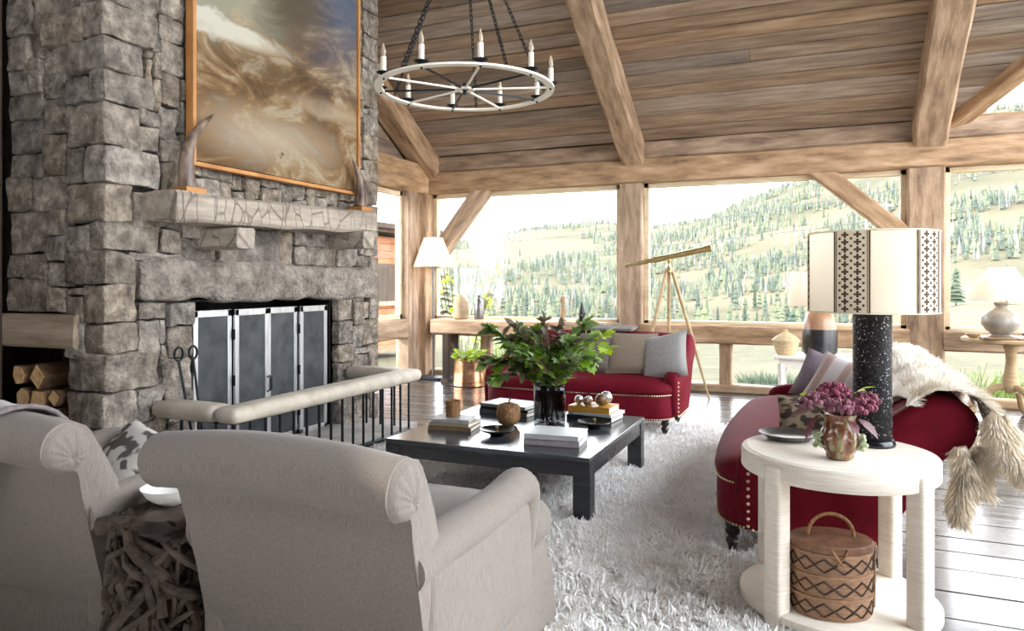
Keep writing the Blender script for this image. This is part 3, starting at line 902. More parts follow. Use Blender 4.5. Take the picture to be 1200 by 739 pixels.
lean = np.stack([0.75 * rx + (mag * np.cos(ang))[:, None], 0.75 * ry + (mag * np.sin(ang))[:, None], np.zeros((NT, K))], 2).reshape(-1, 3)
strands('pile', pos, np.tile([0, 0, 1.0], (NT * K, 1)), 0.044, 0.0125, RUGM, rug, curl=0.8, seg=3, seed=3, lean=lean)

# ================================================================== ARMCHAIRS
def profile_body(sec_fn, xs, n=None):
    mb = MB()
    rings = [sec_fn(x) for x in xs]
    k = len(rings[0])
    vs = [p for r in rings for p in r]
    fs = [(i * k + j, (i + 1) * k + j, (i + 1) * k + (j + 1) % k, i * k + (j + 1) % k) for i in range(len(rings) - 1) for j in range(k)]
    fs += [tuple(range(k)), tuple((len(rings) - 1) * k + j for j in range(k))[::-1]]
    return mb.add(vs, fs)

def chaikin(pts, it=2, closed=True):
    for _ in range(it):
        q = []
        m = len(pts)
        for i in range(m if closed else m - 1):
            a, b = pts[i], pts[(i + 1) % m]
            q += [tuple(a[k] * .75 + b[k] * .25 for k in range(len(a))), tuple(a[k] * .25 + b[k] * .75 for k in range(len(a)))]
        pts = q if closed else [pts[0]] + q + [pts[-1]]
    return pts

def make_armchair(label, loc, rzz, grp):
    t = thing('armchair', label, 'armchair', loc, rzz, grp)
    W = 0.40
    # back: leaning slab that rolls over backwards at the top (y, z)
    roll = [(-0.60 + 0.082 * math.cos(a), 0.825 + 0.082 * math.sin(a)) for a in [R(q) for q in (20, 50, 80, 110, 140, 170, 200, 230, 260, 290)]]
    prof = [(-0.28, 0.30), (-0.31, 0.50), (-0.40, 0.70), (-0.465, 0.80), (-0.52, 0.885)] + roll[1:] + [(-0.545, 0.735), (-0.53, 0.66), (-0.47, 0.42), (-0.43, 0.20)]
    prof = chaikin(prof, 1)
    cy, cz_ = -0.5, 0.55
    def sec(x):
        u = abs(x) / W
        e0 = 0.10 * max(0, (u - 0.86) / 0.14) ** 2
        out = []
        for (yy, z) in prof:
            k = min(1, max(0, (z - 0.6) / 0.25))
            zz = z + 0.028 * (1 - u * u) * k
            e = 1 - e0 * (1 - k)
            ex = (0.028 * (1 - u ** 2)) * (1 if z > 0.3 else 0.3)
            ym = -0.40 - 0.2 * max(0, (z - 0.2) / 0.65) * 0.9
            y2 = ym + (yy - ym) * e + (ex * 0.6 if yy > ym else 0)
            wob = 0.004 * noise.noise(Vector((x * 6, zz * 6, yy * 6 + loc[0])))
            out.append((x * (1 + 0.05 * k), y2 + wob, zz))
        return out
    xs = [W * q for q in (-1, -0.985, -0.95, -0.88, -0.75, -0.5, -0.25, 0, 0.25, 0.5, 0.75, 0.88, 0.95, 0.985, 1)]
    obj('backrest', profile_body(sec, xs), LINEN, t, ang=70)
    # pleated scroll ends of the roll
    for sg in (-1, 1):
        def cap(u, v):
            a = 2 * PI * v
            r = 0.083 * u
            ple = 0.0035 * abs(math.sin(a * 5.5 + 0.7 * math.sin(a * 2))) * (1 - abs(2 * u - 1)) * 2
            bul = 0.042 * math.sqrt(max(0, 1 - u ** 2.6)) - 0.016 * math.exp(-(u / 0.12) ** 2)
            k_ = 1 - u
            return (sg * (W * 1.05 - 0.012 + bul - ple), -0.595 + r * math.cos(a) * sg + 0.01 * k_, 0.826 + r * math.sin(a) - 0.035 * k_)
        obj('pleated_scroll', MB().grid(cap, 8, 48, cv=True), LINEN, t, ang=60)
    # arms: outside panel plus a padded roll that turns down at the front
    for sg in (-1, 1):
        a = obj('arm', MB().rbox((sg * 0.365, -0.07, 0.39), (0.10, 0.76, 0.42), 0.03, (2, 6, 4), puff=(0.006, 0, 0)), LINEN, t, ang=60)
        path = [(0.365, -0.50, 0.575), (0.365, -0.36, 0.59), (0.37, -0.2, 0.59), (0.372, -0.05, 0.592), (0.374, 0.1, 0.60), (0.375, 0.2, 0.612), (0.375, 0.255, 0.61), (0.375, 0.295, 0.585), (0.375, 0.31, 0.54), (0.373, 0.312, 0.46), (0.37, 0.31, 0.38), (0.368, 0.305, 0.33)]
        rad = [0.060, 0.066, 0.067, 0.066, 0.066, 0.068, 0.07, 0.068, 0.062, 0.052, 0.046, 0.036]
        pp = chaikin([(p[0] * sg, p[1], p[2], r) for p, r in zip(path, rad)], 2, closed=False)
        mb = MB()
        n = 18
        mb.tube([q[:3] for q in pp], [q[3] for q in pp], n)
        vs = []
        for i, v in enumerate(mb.v):      # gathers where the cloth turns over the front
            k = math.exp(-((v[1] - 0.22) / 0.14) ** 2)
            w_ = 0.0035 * k * math.sin(v[1] * 150 + v[0] * 40)
            vs.append((v[0] + w_ * sg * 0.4, v[1], v[2] + w_ + 0.003 * noise.noise(Vector(v) * 12)))
        mb.v = vs
        obj('arm_roll', mb, LINEN, a, ang=70)
    obj('seat_frame', MB().rbox((0, 0.08, 0.24), (0.78, 0.92, 0.2), 0.03, (4, 4, 2)), LINEN, t, ang=60)
    # T-shaped seat cushion
    def cush(u, v):
        a = 2 * PI * u
        ph = (v - 0.5) * PI
        return (0, 0, 0)
    mb = MB().rbox((0, 0.13, 0.405), (0.60, 0.88, 0.16), 0.06, (5, 6, 2), puff=(0.004, 0.01, 0.03))
    mb.rbox((0, 0.46, 0.405), (0.80, 0.24, 0.155), 0.06, (6, 3, 2), puff=(0.006, 0.012, 0.018))
    obj('seat_cushion', mb, LINEN, t, ang=70)
    # skirt with kick pleats at the corners
    def skirt(u, v):
        z = 0.015 + 0.27 * v
        fl = (1 - v) * 0.02
        per = u * 4
        i = int(per) % 4; f = per - int(per)
        x0, x1, y0, y1 = -0.405 - fl, 0.405 + fl, -0.435 - fl * 0.6, 0.545 + fl
        cs = [(x0, y0), (x1, y0), (x1, y1), (x0, y1)]
        p, q = cs[i], cs[(i + 1) % 4]
        x = p[0] + (q[0] - p[0]) * f; y = p[1] + (q[1] - p[1]) * f
        e = min(f, 1 - f)
        cx, cyy = 0, 0.05
        k = 1 - 0.05 * math.exp(-(e / 0.012) ** 2) * (1 - v) + 0.006 * noise.noise(Vector((x * 7, y * 7, z * 4)))
        return (cx + (x - cx) * k * (0.93 if v > 0.99 else 1), cyy + (y - cyy) * k * (0.95 if v > 0.99 else 1), z)
    mb = MB().grid(skirt, 240, 7, cu=True)
    o = obj('skirt', mb, LINEN, t, ang=60)
    return t
make_armchair('pale grey linen armchair seen from behind in the centre foreground', (-1.385, 2.17, 0), 0, 'linen armchairs facing the coffee table')
make_armchair('pale grey linen armchair at left edge with a throw on its back', (-2.63, 2.14, 0), R(1.5), 'linen armchairs facing the coffee table')

def pillow(name, label, wd, ht, th, m, loc, rot, group=None, piping=None, cat='cushion'):
    def f(sg):
        def q(u, v):
            a, b = 2 * u - 1, 2 * v - 1
            th_ = th / 2 * (max(0, (1 - a * a)) * max(0, (1 - b * b))) ** 0.42
            k = 0.07
            x = wd / 2 * a * (1 - k * (1 - b * b) * a * a); z = ht / 2 * b * (1 - k * (1 - a * a) * b * b)
            w_ = 0.006 * noise.noise(Vector((x * 9, z * 9, sg * 5 + wd * 10)))
            return (x, sg * (th_ + w_ * (1 - a * a) * (1 - b * b)), z)
        return q
    mb = MB().grid(f(1), 15, 15).grid(f(-1), 15, 15)
    o = obj(name, mb, m, loc=loc, rot=rot, ang=80)
    tag(o, label, cat, group)
    if piping:
        pts = []
        N_ = 12
        for (a0, b0, a1, b1) in ((-1, -1, 1, -1), (1, -1, 1, 1), (1, 1, -1, 1), (-1, 1, -1, -1)):
            for i in range(N_):
                a = a0 + (a1 - a0) * i / N_; b = b0 + (b1 - b0) * i / N_
                k = 0.07
                pts.append((wd / 2 * a * (1 - k * (1 - b * b) * a * a), 0, ht / 2 * b * (1 - k * (1 - a * a) * b * b)))
        obj('piping', MB().tube(pts, 0.006, 6, closed=True), piping, o)
    return o
PATT = mat('patterned_linen', '5f5a55', 'd6d0c6', (16, 16, 16), 0.9, 0.2, [(300, 300, 300)], lo=0.40, hi=0.46, detail=1, dist=0.002)
pillow('cushion', 'grey and cream patterned cushion on the left armchair', 0.36, 0.32, 0.13, PATT, (-2.77, 2.25, 0.58), (R(-40), R(8), R(-14)))

# throw over the left chair back
def throw(u, v):
    x = -3.06 + (0.80 - 0.5 * max(0, v - 0.3) / 0.7) * u
    a = v
    if a < 0.35:
        s_ = a / 0.35; y, z = 1.82 - 0.155 * s_, 0.62 + 0.235 * s_
    elif a < 0.6:
        th_ = (a - 0.35) / 0.25 * PI; y, z = 1.545 + 0.12 * math.cos(th_), 0.85 + 0.105 * math.sin(th_)
    else:
        s_ = (a - 0.6) / 0.4; y, z = 1.425 + 0.05 * s_, 0.85 - 0.42 * s_
    n_ = 0.012 * noise.noise(Vector((x * 9, v * 5, 0)))
    return (x, y + n_, z + n_)
mb = MB().grid(throw, 14, 40)
o = obj('throw_blanket', mb, THROW, ang=80)
tag(o, 'grey-brown wool throw over the back of the left armchair', 'blanket')
b = o.modifiers.new('thickness', 'SOLIDIFY'); b.thickness = 0.014; b.offset = 1

# driftwood stool
t = thing('driftwood_table', 'side table of tangled driftwood roots between the two armchairs', 'side table', (-2.0, 1.79, 0))
rk = random.Random(9)
obj('top', MB().rbox((0, 0, 0.555), (0.31, 0.31, 0.04), 0.018, (8, 8, 1), nz=0.035, nsc=22), DRIFT, t)
for i in range(190):
    a = rk.random() * 2 * PI; z = rk.uniform(0.02, 0.48); r0 = 0.15 + rk.uniform(-0.03, 0.025)
    da = rk.uniform(-1.3, 1.3); z1 = min(0.58, z + rk.uniform(0.08, 0.3))
    pts = []
    for k in range(7):
        s_ = k / 6
        aa = a + da * s_; rr = r0 + 0.03 * math.sin(s_ * 5 + a * 3)
        pts.append((rr * math.cos(aa), rr * math.sin(aa), z + (z1 - z) * s_))
    r = rk.uniform(0.008, 0.022)
    obj('root', MB().tube(pts, [r * (1.1 - 0.5 * k / 6) for k in range(7)], 7), DRIFT, t)
obj('trunk', MB().lathe([(0.12, 0.01), (0.105, 0.2), (0.11, 0.53)], 12), DARKWOOD, t)
t = thing('bowl', 'small white bowl on top of the driftwood table', 'bowl', (-2.06, 1.84, 0.577))
obj('bowl_body', MB().lathe([(0.03, 0.0), (0.035, 0.008), (0.075, 0.035), (0.095, 0.065), (0.098, 0.07), (0.09, 0.066), (0.07, 0.04), (0.03, 0.015), (0.0, 0.012)], 24), WHITEC, t)

# ================================================================== COFFEE TABLE
CX0, CX1, CY0, CY1, CZ = -2.51, -1.18, 3.87, 5.22, 0.37
t = thing('coffee_table', 'low square black lacquered coffee table on the white rug', 'coffee table', ((CX0 + CX1) / 2, (CY0 + CY1) / 2, 0))
hx, hy = (CX1 - CX0) / 2, (CY1 - CY0) / 2
TOPM = mat('glare_top_lacquer', '2a2e34', '454a51', (2, 20, 20), 0.2, 0.04, [(4, 60, 60)], coat=0.25, dist=0.004)  # lighter than the black legs: window glare is put into this colour
obj('tabletop', MB().box((0, 0, CZ - 0.0125), (2 * hx, 2 * hy, 0.025)), TOPM, t, smooth=False, bev=0.004)
for sg in (-1, 1):
    obj('apron', MB().box((0, sg * (hy - 0.03), CZ - 0.068), (2 * hx - 0.17, 0.05, 0.085)), LACQ, t, smooth=False, bev=0.003)
    obj('apron', MB().box((sg * (hx - 0.03), 0, CZ - 0.068), (0.05, 2 * hy - 0.17, 0.085)), LACQ, t, smooth=False, bev=0.003)
    for s2 in (-1, 1):
        obj('leg', MB().box((sg * (hx - 0.05), s2 * (hy - 0.05), (CZ - 0.026) / 2 + 0.005), (0.1, 0.1, CZ - 0.036)), LACQ, t, smooth=False, bev=0.004)

def book(label, x, y, z, wd, dp, th, rzz, cover, group, spine=None):
    wd, dp = dp, wd
    t = thing('book', label, 'book', (x, y, z), rzz + R(90), group)
    cm = COVERS[cover]
    mb = MB().box((0, 0, 0.0015), (wd, dp, 0.003)).box((0, 0, th - 0.0015), (wd, dp, 0.003)).box((-wd / 2 + 0.0015, 0, th / 2), (0.003, dp, th))
    obj('cover', mb, cm, t, smooth=False)
    obj('pages', MB().box((0.0, 0, th / 2), (wd - 0.008, dp - 0.008, th - 0.0065)), PAPER, t, smooth=False)
    return t
COVERS = {k: mat('cover_' + k, v, v2, (8, 8, 8), 0.45) for k, (v, v2) in {'white': ('c4c7c6', 'd4d6d6'), 'slate': ('5d6670', '77808a'), 'tan': ('6f5a42', '85704f'), 'cream': ('a39377', 'b3a489'), 'ochre': ('b27a1f', 'c9923a'), 'pale_grey': ('8d8f8f', 'a3a5a5'), 'lilac': ('a0989c', 'b3abaf'), 'black': ('121316', '1d1f23')}.items()}
Z = CZ + 0.001
g1 = 'book stack under the woven tumbler'
book('tan book at the bottom of the stack under the woven tumbler', -2.26, 4.33, Z, 0.30, 0.23, 0.026, R(8), 'tan', g1)
book('cream book second from the bottom under the woven tumbler', -2.26, 4.335, Z + 0.027, 0.285, 0.215, 0.022, R(3), 'cream', g1)
book('grey book on top of the stack, directly under the woven tumbler', -2.27, 4.33, Z + 0.05, 0.26, 0.19, 0.02, R(12), 'pale_grey', g1)
t = thing('woven_tumbler', 'brown woven cylindrical tumbler on the left book stack', 'tumbler', (-2.29, 4.36, Z + 0.071))
obj('body', MB().lathe([(0.048, 0), (0.05, 0.02), (0.05, 0.105), (0.047, 0.108), (0.043, 0.105), (0.042, 0.01), (0, 0.008)], 28), RATTAN, t)
mb = MB()
for z in (0.006, 0.035, 0.07, 0.1):
    mb.tube([(0.051 * math.cos(2 * PI * k / 28), 0.051 * math.sin(2 * PI * k / 28), z) for k in range(28)], 0.003, 5, closed=True)
obj('woven_band', mb, RATTAN, t)
g2 = 'books behind the woven apple'
book('slate blue book at the bottom of the flat stack behind the woven apple', -2.13, 5.03, Z, 0.42, 0.30, 0.028, R(-10), 'slate', g2)
book('dark middle book of the flat stack behind the woven apple', -2.13, 5.03, Z + 0.029, 0.41, 0.29, 0.018, R(-8), 'black', g2)
book('pale book on top of the flat stack behind the woven apple', -2.14, 5.03, Z + 0.048, 0.40, 0.28, 0.022, R(-10), 'pale_grey', g2)
g3 = 'books at the near corner of the coffee table'
book('lilac-white lower book at the near corner of the coffee table', -1.49, 4.19, Z, 0.34, 0.27, 0.035, R(6), 'lilac', g3)
book('white and slate upper book at the near corner of the coffee table', -1.49, 4.195, Z + 0.036, 0.335, 0.265, 0.03, R(4), 'white', g3)
g4 = 'books under the metal balls'
book('thick black book at the bottom under the ochre book', -1.49, 5.02, Z, 0.34, 0.24, 0.035, R(-6), 'black', g4)
book('white book between the black and the ochre book', -1.48, 5.03, Z + 0.036, 0.33, 0.25, 0.02, R(-9), 'white', g4)
book('thick ochre yellow book on top, carrying the metal balls', -1.50, 5.02, Z + 0.057, 0.31, 0.22, 0.042, R(-4), 'ochre', g4)
BALLM = mat('mottled_ball', '3c2a1d', '8b6b4b', (25, 25, 25), 0.35, rnd=0.2)
zz = Z + 0.0995
for i, (x, y, r, lab, m_) in enumerate(((-1.605, 5.00, 0.032, 'small silver ball, leftmost on the ochre book', STEEL), (-1.535, 4.965, 0.03, 'small brown ball second from the left on the ochre book', BALLM), (-1.435, 4.985, 0.043, 'large brown mottled ball, front right on the ochre book', BALLM), (-1.425, 5.075, 0.046, 'large shiny silver ball, rear right on the ochre book', STEEL), (-1.545, 5.045, 0.028, 'small silver ball behind the small brown one on the ochre book', STEEL))):
    o = obj('decorative_ball', MB().sphere((0, 0, r), r, 20, 12), m_, loc=(x, y, zz)); tag(o, lab, 'ball', 'balls on the ochre book')
    mb = MB()
    mb.tube([(r * 1.005 * math.cos(2 * PI * k / 24), r * 1.005 * math.sin(2 * PI * k / 24), r) for k in range(24)], 0.002, 5, closed=True)
    obj('seam', mb, BRASS, o)
for (x, y, lab) in ((-1.90, 4.22, 'shallow black dish with knob in front of the woven apple'), (-1.40, 4.70, 'shallow black dish with knob right of the glass vase')):
    t = thing('shallow_dish', lab, 'dish', (x, y, Z), 0, 'black dishes on the coffee table')
    obj('dish', MB().lathe([(0.045, 0), (0.05, 0.012), (0.10, 0.03), (0.115, 0.042), (0.113, 0.045), (0.095, 0.034), (0.04, 0.02), (0, 0.019)], 32), BLACKC, t)
    obj('knob', MB().lathe([(0.007, 0.019), (0.006, 0.04), (0.012, 0.048), (0.012, 0.056), (0.005, 0.062), (0, 0.063)], 12), BRASS, t)
t = thing('woven_apple', 'woven rattan apple ornament with a twig stalk on the coffee table', 'ornament', (-1.965, 4.55, Z))
obj('apple_body', MB().lathe([(0.0, 0.012), (0.03, 0.0), (0.058, 0.012), (0.078, 0.045), (0.085, 0.08), (0.080, 0.115), (0.062, 0.143), (0.035, 0.152), (0.012, 0.142), (0.0, 0.138)], 28), RATTAN, t)
mb = MB()
for k in range(9):
    a = 2 * PI * k / 9
    mb.tube([(1.01 * r * math.cos(a + z * 9), 1.01 * r * math.sin(a + z * 9), z) for r, z in ((0.058, 0.012), (0.078, 0.045), (0.085, 0.08), (0.080, 0.115), (0.062, 0.143))], 0.003, 5)
obj('woven_strand', mb, RATTAN, t)
obj('stalk', MB().tube([(0, 0, 0.138), (0.005, 0, 0.165), (0.018, 0.005, 0.19)], [0.004, 0.004, 0.006], 6), STEM, t)

# vase with leafy branches
VXc, VYc = -1.735, 4.74
t = thing('glass_vase', 'tall cylindrical smoked glass vase on the coffee table', 'vase', (VXc, VYc, Z))
obj('glass', MB().lathe([(0.0, 0.0), (0.105, 0.0), (0.11, 0.004), (0.11, 0.27), (0.107, 0.272), (0.104, 0.27), (0.104, 0.016), (0.0, 0.014)], 40), SMOKE, t)
WATER = glass_mat('vase_water', (0.86, 0.87, 0.85, 1))
obj('water', MB().lathe([(0.0, 0.0165), (0.1035, 0.0165), (0.1035, 0.235), (0.0, 0.235)], 32), WATER, t)
for m_ in (LEAF, LEAFY, LEAFP):
    n = m_.node_tree.nodes; l = m_.node_tree.links; b = n['Principled BSDF']
    tl_ = n.new('ShaderNodeBsdfTranslucent'); mx = n.new('ShaderNodeMixShader'); mx.inputs[0].default_value = 0.35
    l.new(b.inputs['Base Color'].links[0].from_socket, tl_.inputs[0])
    l.new(b.outputs[0], mx.inputs[1]); l.new(tl_.outputs[0], mx.inputs[2]); l.new(mx.outputs[0], n['Material Output'].inputs[0])
def leaf_mesh(name, m, lobes=1, sz=1.0):
    out = [(0, 0)]
    half = [(0.10, 0.10), (0.34, 0.16), (0.22, 0.30), (0.46, 0.48), (0.22, 0.55), (0.30, 0.78), (0.10, 0.80)] if lobes else [(0.14, 0.15), (0.25, 0.38), (0.24, 0.6), (0.12, 0.85)]
    mid = [(0, 0.0), (0, 0.28), (0, 0.55), (0, 0.8), (0, 1.0)]
    def P(x, y):
        return (x * sz, y * sz, (0.12 * abs(x) - 0.35 * (y - 0.3) ** 2 + 0.03) * sz)
    vs = [P(*p) for p in mid] + [P(x, y) for x, y in half] + [P(-x, y) for x, y in half]
    k = len(half); a = 5; b = 5 + k
    fs = []
    for o, fl in ((a, False), (b, True)):
        if lobes:
            tr = [(0, o, o + 1), (0, o + 1, o + 2), (0, o + 2, 1), (1, o + 2, o + 3), (1, o + 3, o + 4), (1, o + 4, 2), (2, o + 4, o + 5), (2, o + 5, o + 6), (2, o + 6, 3), (3, o + 6, 4)]
        else:
            tr = [(0, o, 1), (1, o, o + 1), (1, o + 1, o + 2), (1, o + 2, 2), (2, o + 2, o + 3), (2, o + 3, 3), (3, o + 3, 4)]
        fs += [q[::-1] if fl else q for q in tr]
    mb = MB().add(vs, fs)
    return mb.mesh(name, m, True, 80)
LM = [leaf_mesh('leaf', LEAF, 1), leaf_mesh('leaf', LEAF, 0), leaf_mesh('leaf', LEAFY, 1), leaf_mesh('leaf', LEAFP, 0)]
rk = random.Random(21)
def leaf_at(parent, p, d, size, me, roll=None):
    d = Vector(d).normalized()
    up = Vector((rk.uniform(-.6, .6), rk.uniform(-.6, .6), 1)).normalized()
    x = d.cross(up).normalized(); z = x.cross(d).normalized()
    M = Matrix((x, d, z)).transposed().to_4x4()
    M = M @ Matrix.Rotation(rk.uniform(-0.6, 0.6) if roll is None else roll, 4, 'Y') @ Matrix.Scale(size, 4)
    M.translation = p
    return link('leaf', me, parent, M=M)
# world axes of the spray: s = sideways across the view, b = towards / away
branches = []
for i in range(17):
    a = 2 * PI * i / 17 + rk.uniform(-0.15, 0.15)
    reach = rk.uniform(0.20, 0.42) * (1.0 if i % 3 else 0.75)
    rise = rk.uniform(0.10, 0.34) * (1.0 if i % 2 else 0.6)
    branches.append((math.cos(a) * reach * 1.12, math.sin(a) * reach * 0.9, rise, 0))
branches += [(0.34, 0.16, 0.30, 2), (0.38, 0.10, 0.22, 2), (-0.40, -0.10, 0.34, 0), (-0.05, 0.02, 0.40, 3), (0.10, -0.08, 0.36, 3), (0.22, 0.12, 0.38, 0), (-0.22, -0.1, 0.36, 3), (-0.30, -0.22, 0.02, 0), (-0.36, -0.16, 0.12, 0), (-0.28, -0.02, 0.24, 0), (0.02, -0.24, 0.10, 0), (0.20, -0.20, 0.14, 0), (-0.12, -0.20, 0.20, 0), (0.12, -0.05, 0.26, 0), (-0.10, 0.05, 0.30, 0)]
for i, (dx, dy, dz, kind) in enumerate(branches):
    lab = {0: 'green leafy branch spreading from the smoked glass vase', 2: 'lime green lobed-leaf branch, %s of the two leaning right out of the vase' % ('upper' if i == 17 else 'lower'), 3: 'bronze-purple leafed sprig rising from the vase, %s' % {20: 'the tallest in the middle', 21: 'the one right of the tallest', 23: 'the one furthest left'}.get(i)}[kind]
    t = thing('leafy_branch', lab, 'branch', (VXc, VYc, Z), 0, {0: 'green branches in the vase', 2: 'lime branches in the vase', 3: 'bronze sprigs in the vase'}[kind])
    a0 = rk.random() * 6
    p0 = Vector((-0.07 * math.cos(a0) * 0.9, -0.07 * math.sin(a0) * 0.9, 0.025)); p1 = Vector((0.06 * dx / 0.4, 0.06 * dy / 0.4, 0.27))
    p3 = Vector((dx, dy, 0.30 + dz)); p2 = p1.lerp(p3, 0.45) + Vector((0, 0, 0.09))
    pts = chaikin([tuple(p0), tuple(p1), tuple(p2), tuple(p3)], 3, closed=False)
    obj('stem', MB().tube(pts, [0.0045 - 0.003 * k / len(pts) for k in range(len(pts))], 5), STEM, t)
    nl = 36 if kind != 2 else 10
    for k in range(nl):
        s_ = 0.36 + 0.64 * (k + 0.5) / nl
        q = s_ * (len(pts) - 1); j = int(q); P_ = Vector(pts[j]).lerp(Vector(pts[min(j + 1, len(pts) - 1)]), q - j)
        dd = (Vector(pts[min(j + 1, len(pts) - 1)]) - Vector(pts[j])).normalized()
        out = Vector((rk.uniform(-1, 1), rk.uniform(-1, 1), rk.uniform(-0.5, 0.5))) * 0.9
        if kind == 2:
            me, sz = LM[2], rk.uniform(0.10, 0.15)
        elif kind == 3:
            me, sz = LM[3], rk.uniform(0.05, 0.085)
        else:
            me = LM[0] if rk.random() < 0.55 else (LM[1] if rk.random() < 0.7 else LM[3]); sz = rk.uniform(0.075, 0.135)
        leaf_at(t, P_, dd * 0.7 + out, sz, me)
    leaf_at(t, Vector(pts[-1]), Vector(pts[-1]) - Vector(pts[-3]), 0.10, LM[kind if kind in (2, 3) else 0])

# ================================================================== SOFAS
def make_sofa(label, L, loc, rzz, bow):
    t = thing('sofa', label, 'sofa', loc, rzz, 'crimson sofas with nailhead trim')
    h = L / 2
    AW = 0.13
    # end profile (y forward, z up): arm front low, rising to a back that scrolls over
    endp = [(0.36, 0.14), (0.385, 0.30), (0.385, 0.44), (0.36, 0.515), (0.28, 0.545), (0.12, 0.565), (-0.06, 0.60), (-0.2, 0.66), (-0.32, 0.755), (-0.40, 0.82), (-0.485, 0.845), (-0.57, 0.82), (-0.625, 0.765), (-0.632, 0.70), (-0.60, 0.655), (-0.535, 0.63), (-0.47, 0.56), (-0.40, 0.42), (-0.30, 0.24), (-0.24, 0.13)]
    endp = chaikin(endp, 1)
    for sg in (-1, 1):
        def sec(u):
            e = 1 - 0.08 * max(0, abs(2 * u - 1) - 0.55) ** 2 / 0.2
            return [(sg * (h - AW * u), 0.05 + (y - 0.05) * (e if y > 0 else 1 - (1 - e) * 0.4), 0.13 + (z - 0.13) * e) for (y, z) in endp]
        us = [0, 0.03, 0.1, 0.25, 0.5, 0.75, 0.9, 0.97, 1]
        a = obj('arm', profile_body(sec, us if sg > 0 else us[::-1]), VELVET, t, ang=60)
        mb = MB()
        pts = [(0.352, 0.17 + 0.036 * k) for k in range(9)]
        for (y, z) in pts:
            mb.sphere((sg * (h + 0.0), y - 0.03, z), 0.009, 8, 6)
        for k in range(16):
            mb.sphere((sg * (h + 0.0), 0.30 - 0.035 * k, 0.155), 0.008, 8, 6)
        o = obj('nailheads', mb, NAIL, a); o['kind'] = 'stuff'
    # back
    bp = [(-0.10, 0.30), (-0.16, 0.46), (-0.24, 0.60), (-0.33, 0.735), (-0.40, 0.815), (-0.485, 0.838), (-0.57, 0.815), (-0.618, 0.76), (-0.625, 0.70), (-0.595, 0.66), (-0.535, 0.635), (-0.47, 0.56), (-0.40, 0.42), (-0.30, 0.24), (-0.235, 0.14), (-0.15, 0.14)]
    bp = chaikin(bp, 1)
    n = 15
    xs = [-h + 0.05 + (L - 0.1) * i / (n - 1) for i in range(n)]
    obj('backrest', profile_body(lambda x: [(x, y + (0.03 * (1 - (2 * x / L) ** 2) if y > -0.3 and z < 0.75 else 0), z + 0.02 * (1 - (2 * x / L) ** 2) * (1 if z > 0.7 else 0)) for y, z in bp], xs), VELVET, t, ang=60)
    # bow-fronted apron and fixed seat: plan outline swept in z
    def plan(s_, inset=0.0, back=-0.2):
        pts = []
        hh = h - 0.035 - inset
        m = 40
        for i in range(m + 1):
            u = math.sin((-1 + 2 * i / m) * PI / 2)
            # squarish bow: nearly straight in the middle, rounded at the corners
            y = 0.345 + bow * (1 - u * u) + 0.135 * (1 - abs(u) ** 16) - inset
            pts.append((hh * u, y))
        pts += [(hh, back), (-hh, back)]
        return pts
    def loft(levels):
        rings = [[(x, y, z) for (x, y) in plan(0, ins)] for ins, z in levels]
        k = len(rings[0]); mb = MB()
        vs = [p for r in rings for p in r]
        fs = [(i * k + j, i * k + (j + 1) % k, (i + 1) * k + (j + 1) % k, (i + 1) * k + j) for i in range(len(rings) - 1) for j in range(k)]
        fs = [f[::-1] for f in fs]
        fs += [tuple(range(k)), tuple((len(rings) - 1) * k + j for j in range(k))[::-1]]
        return mb.add(vs, fs)
    obj('apron', loft([(0.012, 0.14), (0.004, 0.15), (0.0, 0.2), (0.0, 0.355), (0.006, 0.362)]), VELVET, t, ang=60)
    lv = [(0.006, 0.362), (-0.006, 0.375), (-0.010, 0.395), (-0.006, 0.42), (0.012, 0.446), (0.05, 0.466), (0.11, 0.482), (0.19, 0.492)]
    obj('seat', loft(lv), VELVET, t, ang=60)
    mb = MB()
    pl = plan(0)[:41]
    for z, st in ((0.358, 0.021), (0.152, 0.021)):
        d = 0
        for i in range(40):
            a, b = Vector(pl[i] + (0,)), Vector(pl[i + 1] + (0,))
            l_ = (b - a).length
            while d < l_:
                p = a.lerp(b, d / l_)
                mb.sphere((p.x, p.y + 0.001, z), 0.0075, 6, 4)
                d += st
            d -= l_
    o = obj('nailheads', mb, NAIL, t); o['kind'] = 'stuff'
    lp = [(0.018, 0), (0.024, 0.012), (0.018, 0.024), (0.024, 0.04), (0.034, 0.06), (0.03, 0.075), (0.02, 0.085), (0.034, 0.1), (0.036, 0.115), (0.028, 0.125), (0.036, 0.14), (0.036, 0.15)]
    lm = MB().lathe(lp, 16).mesh('leg', LEGWOOD)
    for x in (-h + 0.10, h - 0.10):
        link('leg', lm, t, loc=(x, 0.405, 0)); link('leg', lm, t, loc=(x, -0.2, 0))
    return t
make_sofa('crimson sofa seen end-on at right with a fur throw over its back', 2.42, (0.0, 4.86, 0.005), R(90), 0.07)
make_sofa('crimson bow-fronted sofa by the window, behind the coffee table', 1.86, (-2.08, 6.74, 0.005), R(180), 0.09)

